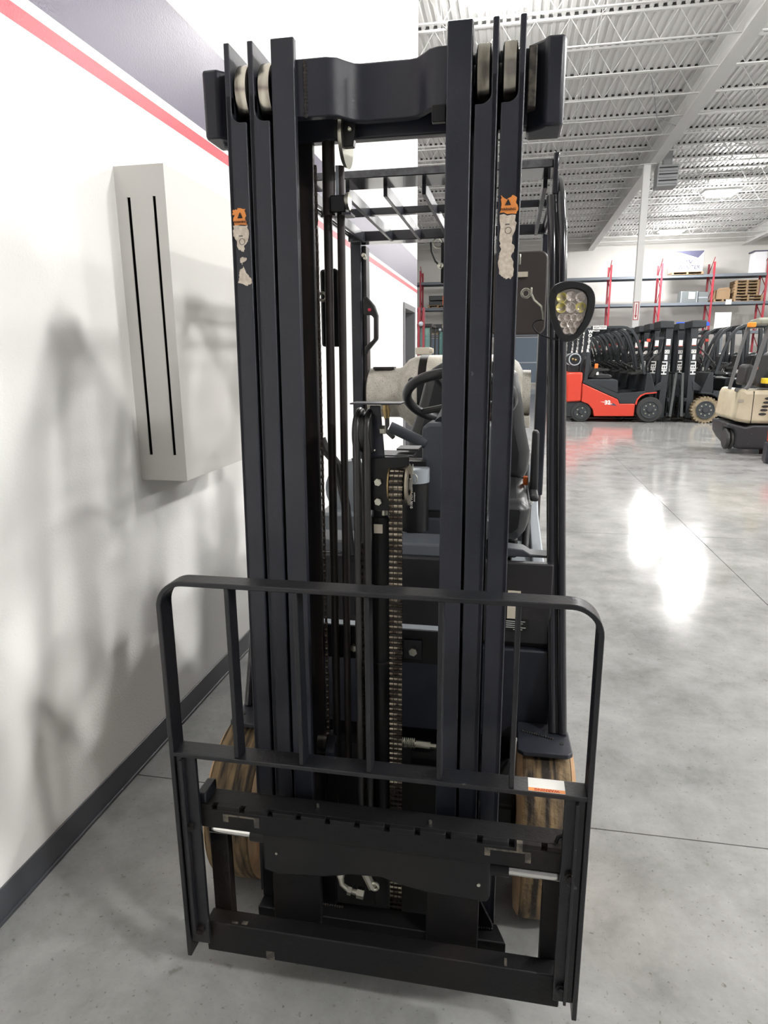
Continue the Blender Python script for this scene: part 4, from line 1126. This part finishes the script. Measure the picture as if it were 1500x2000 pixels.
    for s in (-1, 1):
        b(MB().prism('y', [(1.215, 0.14), (1.275, 0.14), (1.325, 1.13), (1.275, 1.13)], s * 0.42 - 0.02, s * 0.42 + 0.02), 'backrest_post', mat('worn_grey_bar', (0.055, 0.06, 0.06), 0.45), 0.004)
        b(MB().box(1.27, 1.30, s * 0.25 - 0.05, s * 0.25 + 0.05, 0.10, 0.62), 'fork_shank', DGR2, 0.004)
    for q_ in ((1.16, 1.22, -0.40, 0.40, 0.48, 0.56), (1.16, 1.22, -0.40, 0.40, 0.14, 0.22), (1.30, 1.33, -0.42, 0.42, 1.09, 1.13)):
        b(MB().box(*q_), 'carriage_bar', DGR2, 0.006)
    b(MB().lathe([(-0.33, 0.10), (-0.30, 0.14), (0.30, 0.14), (0.33, 0.10)], (-0.945, 0, 1.44), 'y', 28), 'propane_tank', DGR2)
    tr = b(MB().torus((-0.945, -0.36, 1.44), 0.13, 0.015, 'y', 28, 8), 'tank_collar', SILV)
    b(MB().ball((-0.99, -0.35, 1.45), 0.03, 10).ball((-0.93, -0.35, 1.43), 0.03, 10), 'tank_valve', BRS, par=tr)
    b(MB().box(-1.05, -0.84, -0.30, 0.30, 1.15, 1.30), 'tank_cradle', DGR2, 0.01)
    for s in (-1, 1):
        wheel(None, t, 0.77, s * 0.43, 0.30, 0.29, 0.18, tyre)
        wheel(None, t, -0.752, s * 0.40, 0.233, 0.235, 0.15, TYR, nuts=5)
    for s in (-1, 1):
        o_ = b(MB().prism('y', [(-0.34, 0.475), (-0.16, 0.50), (0.00, 0.385), (-0.12, 0.41)], s * 0.5205 - 0.0015, s * 0.5205 + 0.0015), 'side_emblem', mat('pale_emblem', (0.55, 0.25, 0.22), 0.4))
        b(MB().prism('y', [(-0.06, 0.46), (0.05, 0.38), (-0.14, 0.405), (-0.05, 0.42)], s * 0.5215 - 0.0015, s * 0.5215 + 0.0015), 'emblem_wedge', NAVY)
        rt = (1, 0, 0) if s < 0 else (-1, 0, 0)
        b(MB().text('32', 0.135, (-0.17, s * 0.5245, 0.455), rt, (0, 0, 1), 0.001, 0.003), 'side_lettering', WHT)
    # upright lettering down the rear pillar
    tx = MB()
    for k, chh in enumerate('WOLTER'):
        tx.text(chh, 0.095, (-0.640 - 0.0125 * k * 0.6, -0.474, 2.06 - 0.085 * k), (1, 0, 0), (0, 0, 1), 0.001, 0.004)
    b(tx, 'pillar_lettering', WHT)
    return t

RX, RY = 2.40, 16.74
A = make_truck('red and dark grey forklift parked side-on across the aisle, number 32 on its side', REDB, TYR, (RX, RY, 0))
del A['group']
GRPL = 'dark forklifts parked one behind another behind the red forklift'
ords = ['second', 'third', 'fourth', 'fifth', 'sixth', 'seventh', 'eighth', 'ninth', 'tenth']
for k in range(9):
    dup(A, (RX - 0.02 * ((k * 7) % 3), RY + 1.24 * (k + 1), 0), 0.0, '%s forklift back in the row starting with the red one' % ords[k], GRPL, skip=('number_plate', 'number_lettering', 'seat_belt') if k > 1 else ('seat_belt',))
Bt = make_truck('dark forklift facing left with a beige dirty front tyre, nearest of the right row', DGR, TYRB, (5.14, RY, 0))
Bt.rotation_euler = (0, 0, PI)
del Bt['group']
for k in range(8):
    dup(Bt, (5.14 + 0.03 * (k % 2), RY + 1.24 * (k + 1) + (1.3 if k > 3 else 0), 0), PI, '%s forklift back in the row behind the beige-tyred one, mostly hidden' % ords[k], 'dark forklifts parked one behind another in the right row', skip=('seat_belt', 'number_plate', 'number_lettering'))
for c in A.children:
    if c.name.startswith('pillar_lettering') or c.name.startswith('number'):
        pass

# cream forklift, cut by the frame at the right
t = thing('forklift', 'scuffed cream forklift with black base and five oval vents, at the right edge', 'forklift', (4.2, 11.5, 0))
cb = [(3.36, 0.54), (3.40, 0.93), (3.43, 0.99), (3.47, 1.02), (3.52, 1.0), (3.55, 0.975), (5.2, 0.975), (5.2, 0.47), (3.60, 0.485), (3.45, 0.51)]
MB().prism('y', cb, 11.0, 11.95).build('counterweight', CREAMB, t, bevel=0.10)
MB().box(3.628, 3.636, 10.995, 11.02, 0.49, 0.97).build('panel_seam', INK, t)
MB().prism('y', [(3.32, 0.49), (3.58, 0.43), (3.70, 0.46), (5.2, 0.46), (5.2, 0.09), (3.50, 0.08), (3.45, 0.14), (3.44, 0.34), (3.40, 0.40), (3.32, 0.41)], 11.04, 11.30).prism('y', [(3.32, 0.49), (5.2, 0.46), (5.2, 0.09), (3.50, 0.09), (3.40, 0.20), (3.34, 0.30)], 11.29, 11.9).build('base_skirt', mat('scuffed_black_skirt', (0.022, 0.022, 0.026), 0.5, spots=(0.15, 0.15, 0.16), spot_scale=12, spot_t=0.68), t, bevel=0.03)
for tx_ in (3.365, 3.425):
    MB().lathe([(-0.026, 0.06), (-0.026, 0.145), (-0.012, 0.165), (0.012, 0.165), (0.026, 0.145), (0.026, 0.06)], (tx_, 11.22, 0.225), 'x', 36).build('steer_tyre', mat('grey_tyre', (0.035, 0.035, 0.035), 0.6), t)
for i, (px_, pz_) in enumerate([(3.85, 0.865), (3.835, 0.805), (3.82, 0.745), (3.805, 0.69), (3.79, 0.63)]):
    v = MB()
    v.rings([[(px_ - 0.010 + 0.052 * math.cos(a), 10.99 + d, pz_ + 0.018 * math.sin(a)) for a in [2 * PI * k / 20 for k in range(20)]] for d in (0.0, 0.03)])
    v.build('vent', INK, t)
MB().prism('y', rrect(3.42, 3.50, 0.80, 0.85, 0.015), 10.993, 11.01).build('badge', mat('badge_grey', (0.30, 0.27, 0.22), 0.5), t)
cbar = mat('pillar_grey', (0.10, 0.10, 0.10), 0.5)
MB().bar([(3.30, 11.08, 1.0), (3.34, 11.08, 1.25), (3.40, 11.08, 1.60), (3.46, 11.08, 1.90), (3.50, 11.08, 1.97)], 0.05, 0.045).build('guard_pillar', cbar, t, bevel=0.01)
MB().bar([(3.38, 11.08, 0.99), (3.50, 11.08, 0.985), (3.56, 11.08, 1.03), (3.60, 11.08, 1.15), (3.66, 11.08, 1.45), (3.74, 11.08, 1.85), (3.80, 11.08, 2.05)], 0.06, 0.055).build('guard_pillar', cbar, t, bevel=0.01)
MB().prism('x', [(11.0, 1.95), (11.5, 1.95), (11.5, 2.03), (11.1, 2.05), (11.0, 2.02)], 3.60, 5.0).build('guard_roof', mat('cream_grey_roof', (0.24, 0.25, 0.20), 0.5), t, bevel=0.02)
MB().prism('y', rrect(3.44, 3.55, 1.91, 1.98, 0.02), 10.98, 11.06).build('amber_marker', ORB, t, bevel=0.01)
MB().prism('y', [(3.55, 1.05), (3.58, 1.35), (3.66, 1.38), (3.72, 1.30), (3.76, 1.05)], 11.3, 11.7).build('seat_back', RUB, t, bevel=0.04)
MB().box(3.80, 3.95, 11.1, 11.3, 1.08, 1.16).build('yellow_box', YEL, t, bevel=0.01)
MB().prism('y', [(3.86, 1.0), (4.6, 1.0), (4.5, 1.6), (3.98, 1.55)], 11.4, 11.9).build('seat_back', RUB, t, bevel=0.06)
for s in (3.9, 4.9):
    MB().box(s, s + 0.2, 11.1, 11.3, 0.0, 0.2).build('skid_foot', INK, t)

t = thing('pallet_truck', 'red machine corner with a dark foot at the right edge, nearer than the cream forklift', 'forklift', (3.9, 10.3, 0))
MB().prism('z', [(3.585, 10.10), (4.6, 10.10), (4.6, 10.25), (3.62, 10.25)], 0.30, 0.56).build('body', REDB, t, bevel=0.03)
MB().prism('y', [(3.59, 0.30), (4.6, 0.30), (4.6, 0.0), (3.60, 0.0), (3.58, 0.06)], 10.08, 10.26).build('base_skirt', BLK, t, bevel=0.02)

# ------------------------------------------------------------------ pallet racking along the far wall
RYF, RYB = 37.3, 38.3
t = thing('pallet_rack', 'long red and grey pallet rack along the far white wall', 'rack', (4, 37.8, 0))
ux = [4.87 + 2.47 * k for k in range(-6, 5)]
for x in ux:
    o = MB().box(x - 0.045, x + 0.045, RYF, RYF + 0.08, 0, 6.08).build('upright_post', RACKR, t, smooth=0)
    MB().box(x - 0.045, x + 0.045, RYB, RYB + 0.08, 0, 6.08).build('upright_post', RACKR, t, smooth=0)
    br = MB()
    z = 0.3
    k = 0
    while z < 5.8:
        a, b2 = (RYF + 0.04, RYB + 0.04) if k % 2 == 0 else (RYB + 0.04, RYF + 0.04)
        br.cyl((x, a, z), (x, b2, z + 0.75), 0.02, 5)
        z += 0.75
        k += 1
    br.build('brace', RACKR, o, smooth=0)
for i in range(len(ux) - 1):
    for z in (5.36, 4.02, 2.6):
        for y in (RYF - 0.02, RYB + 0.06):
            MB().box(ux[i] + 0.045, ux[i + 1] - 0.045, y, y + 0.05, z, z + 0.13).build('beam', RACKB, t, smooth=0)
        MB().box(ux[i] + 0.06, ux[i + 1] - 0.06, RYF + 0.04, RYB + 0.05, z + 0.10, z + 0.125).build('deck_panel', mat('wire_deck_grey', (0.35, 0.36, 0.37), 0.5), t, smooth=0)

def pallet(x, y, z, label, w=1.2, d=1.0, grp=None, lb=None):
    p = thing('pallet', label, 'pallet', (x, y, z), grp)
    for k in range(5):
        yy = y - d / 2 + 0.05 + k * (d - 0.1) / 4
        MB().box(x - w / 2, x + w / 2, yy - 0.05, yy + 0.05, z + 0.118, z + 0.14).build('top_board', WOOD, p, smooth=0)
    for k in range(3):
        xx_ = x - w / 2 + 0.05 + k * (w - 0.1) / 2
        MB().box(xx_ - 0.045, xx_ + 0.045, y - d / 2, y + d / 2, z + 0.022, z + 0.118).build('stringer', WOOD, p, smooth=0)
    for k in range(3):
        yy = y - d / 2 + 0.05 + k * (d - 0.1) / 2
        MB().box(x - w / 2, x + w / 2, yy - 0.05, yy + 0.05, z, z + 0.022).build('bottom_board', WOOD, p, smooth=0)
    return p
ZT, ZM, ZL = 5.494, 4.154, 2.734
pallet(8.55, 37.75, ZT, 'wooden pallet under the white lettered crate on the top beams', 1.5)
t = thing('crate', 'white crate with dark chevron top and shop lettering on the top beams', 'crate', (8.5, 37.75, ZT + 0.14))
zc = ZT + 0.14
MB().box(7.83, 9.23, 37.25, 38.25, zc, zc + 0.98).build('crate_body', BOXW, t, smooth=0)
MB().prism('y', [(7.83, zc + 0.98), (9.23, zc + 0.98), (9.23, zc + 0.92), (8.98, zc + 0.64), (8.15, zc + 0.90), (7.83, zc + 0.92)], 37.235, 37.25).build('chevron_print', NAVY, t, smooth=0)
MB().text('WOLTER', 0.26, (8.58, 37.243, zc + 0.20), (1, 0, 0), (0, 0, 1), 0.003, 0.004).build('crate_lettering', NAVY, t, smooth=0)
lg = MB()
for a in (0, 0.13, 0.26):
    lg.prism('y', [(8.40 + a, zc + 0.56), (8.46 + a, zc + 0.56), (8.54 + a * 0.9, zc + 0.38), (8.50 + a * 0.9, zc + 0.38)] if a < 0.2 else [(8.72, zc + 0.56), (8.76, zc + 0.56), (8.66, zc + 0.36), (8.63, zc + 0.40)], 37.238, 37.248)
lg.build('crate_emblem', NAVY, t, smooth=0)
t = thing('crate', 'tall white crate with a dark lid at the right end of the top beams', 'crate', (12.0, 37.8, ZT))
MB().box(11.66, 12.20, 37.42, 38.2, ZT, ZT + 1.0).build('crate_body', BOXW, t, smooth=0)
MB().box(11.58, 12.22, 37.40, 38.22, ZT + 1.0, ZT + 1.06).build('crate_lid', NAVY, t, smooth=0)
t = thing('crate', 'grey machine crate with a white sheet taped on, on the middle beams', 'crate', (8.9, 37.8, ZM))
MB().box(8.35, 9.15, 37.35, 38.1, ZM, ZM + 0.55).build('crate_body', CRATEG, t, bevel=0.01)
MB().box(8.72, 9.02, 37.34, 37.35, ZM + 0.18, ZM + 0.50).build('paper_sheet', CREAMLAB, t, smooth=0)
MB().box(8.35, 8.39, 37.34, 37.35, ZM, ZM + 0.55).box(9.11, 9.15, 37.34, 37.35, ZM, ZM + 0.55).build('corner_batten', SILV, t)
t = thing('crate', 'plain grey crate beside the one with the white sheet, on the middle beams', 'crate', (9.4, 37.8, ZM))
MB().box(9.18, 9.68, 37.40, 38.1, ZM, ZM + 0.50).build('crate_body', CRATEG, t, bevel=0.01)
MB().box(9.20, 9.66, 37.39, 37.40, ZM + 0.2, ZM + 0.26).build('corner_batten', SILV, t)
pallet(10.35, 37.8, ZM, 'wooden pallet under the open cardboard box on the middle beams', 0.9)
t = thing('cardboard_box', 'open brown cardboard box left of the stacked pallets', 'box', (10.35, 37.8, ZM + 0.14))
MB().box(10.05, 10.70, 37.45, 38.1, ZM + 0.14, ZM + 0.58).build('box_body', CARD, t, smooth=0)
MB().prism('y', [(10.05, ZM + 0.58), (10.70, ZM + 0.58), (10.60, ZM + 0.70), (10.15, ZM + 0.66)], 37.44, 37.46).build('box_flap', CARD, t, smooth=0)
MB().box(10.48, 10.75, 37.26, 37.28, ZM - 0.14, ZM + 0.10).build('paper_tag', WHT, t, smooth=0)
nst = ['lowest', 'second from the bottom', 'third from the bottom', 'fourth from the bottom', 'fifth from the bottom', 'sixth from the bottom', 'topmost']
for k in range(7):
    pallet(11.42 + (0.10 if k < 2 else 0.0), 37.8, ZM + 0.145 * k, 'wooden pallet in the stack on the middle beams, %s' % nst[k], 1.35 if k < 2 else 1.1, 1.0, 'stacked empty pallets on the rack')
for x, z, n_ in ((10.4, 2.9, 0),):
    t = thing('sign_board', 'blank white board standing above the forklifts against the far wall', 'board', (x, 36.9, 2.73))
    MB().box(x - 0.42, x + 0.34, 37.0, 37.03, 2.85, 3.62).build('panel', WHT, t, smooth=0)
    MB().box(x - 0.04, x + 0.04, 37.03, 37.06, 0.0, 3.6).build('post', RACKB, t, smooth=0)
t = thing('beam_bundle', 'bright blue long beams lying on the low rack level', 'beam', (9.0, 36.9, 2.73))
for k in range(3):
    MB().box(8.2, 9.72, 36.85 + 0.1 * k, 36.93 + 0.1 * k, 2.98 + 0.03 * k, 3.12 + 0.03 * k).build('blue_beam', BLUEB, t, smooth=0)
# goods on racks left of the near mast
goods = [(-4.05, ZM, 0.50, 'dark goods with an orange end wrapped on a pallet, on the upper left rack level'),
         (-4.05, ZL, 0.42, 'dark green goods wrapped on a pallet, on the lower left rack level')]
for x, z, h, lb in goods:
    pallet(x, 37.8, z, 'wooden pallet under the %s' % lb.replace(' wrapped on a pallet', ''), 1.1)
    t = thing('wrapped_goods', lb, 'goods', (x, 37.8, z + 0.14))
    MB().box(x - 0.5, x + 0.5, 37.4, 38.2, z + 0.14, z + 0.14 + h * 0.45).box(x - 0.5, x + 0.5, 37.4, 38.2, z + 0.17 + h * 0.45, z + 0.14 + h).build('load', DGR, t, bevel=0.02)
    MB().box(x + 0.25, x + 0.51, 37.39, 37.41, z + 0.16, z + 0.12 + h).build('end_cap', ORPL if z > 4 else CREAMLAB, t, smooth=0)
for x, lb in ((-4.0, 'blue-grey storage container standing left of the near mast, under the rack'), (0.85, 'blue-grey storage container seen right of the near mast, under the rack')):
    t = thing('storage_container', lb, 'container', (x, 36.6, 0))
    MB().box(x - 0.75, x + 0.75, 36.2, 37.1, 0.2, 2.5).build('container_body', mat('container_blue_grey', (0.10, 0.13, 0.17), 0.5), t, bevel=0.02)
    MB().box(x - 0.76, x + 0.76, 36.18, 36.2, 1.2, 1.26).box(x - 0.7, x - 0.55, 36.25, 37.0, 0, 0.2).box(x + 0.55, x + 0.7, 36.25, 37.0, 0, 0.2).build('container_frame', SILV, t, smooth=0)
# glass cab trucks far behind
for x, y, lb in ((-2.58, 19.5, 'lift truck with a green glass cab, left of the near mast'), (-2.15, 22.5, 'second lift truck with a green glass cab, behind and right of the first')):
    t = thing('lift_truck', lb, 'forklift', (x, y, 0))
    MB().box(x - 0.35, x + 0.35, y, y + 1.6, 0.25, 1.1).build('body', DGR, t, bevel=0.05)
    MB().box(x - 0.10, x - 0.04, y - 0.1, y, 0.1, 2.9).box(x + 0.04, x + 0.10, y - 0.1, y, 0.1, 2.9).build('mast_rail', mat('dark_red_mast', (0.20, 0.02, 0.03), 0.45), t, bevel=0.004)
    MB().box(x - 0.24, x + 0.24, y + 0.1, y + 0.13, 1.1, 2.35).build('cab_glass', GLS, t)
    fr_ = MB().box(x - 0.28, x + 0.28, y + 0.08, y + 1.3, 2.38, 2.46)
    for a in (-0.28, 0.24):
        fr_.box(x + a, x + a + 0.04, y + 0.08, y + 0.12, 1.1, 2.4).box(x + a, x + a + 0.04, y + 1.2, y + 1.24, 1.1, 2.4)
    fr_.build('cab_frame', INK, t, bevel=0.004)
    MB().ball((x, y - 0.12, 2.45), 0.07, 12).ball((x - 0.2, y - 0.05, 2.40), 0.05, 10).build('work_light', SILV, t)
    for s in (-1, 1):
        MB().cyl((x + s * 0.36, y + 0.2, 0.25), (x + s * 0.24, y + 0.2, 0.25), 0.25, 24).cyl((x + s * 0.36, y + 1.35, 0.22), (x + s * 0.24, y + 1.35, 0.22), 0.22, 24).build('wheel', TYR, t)
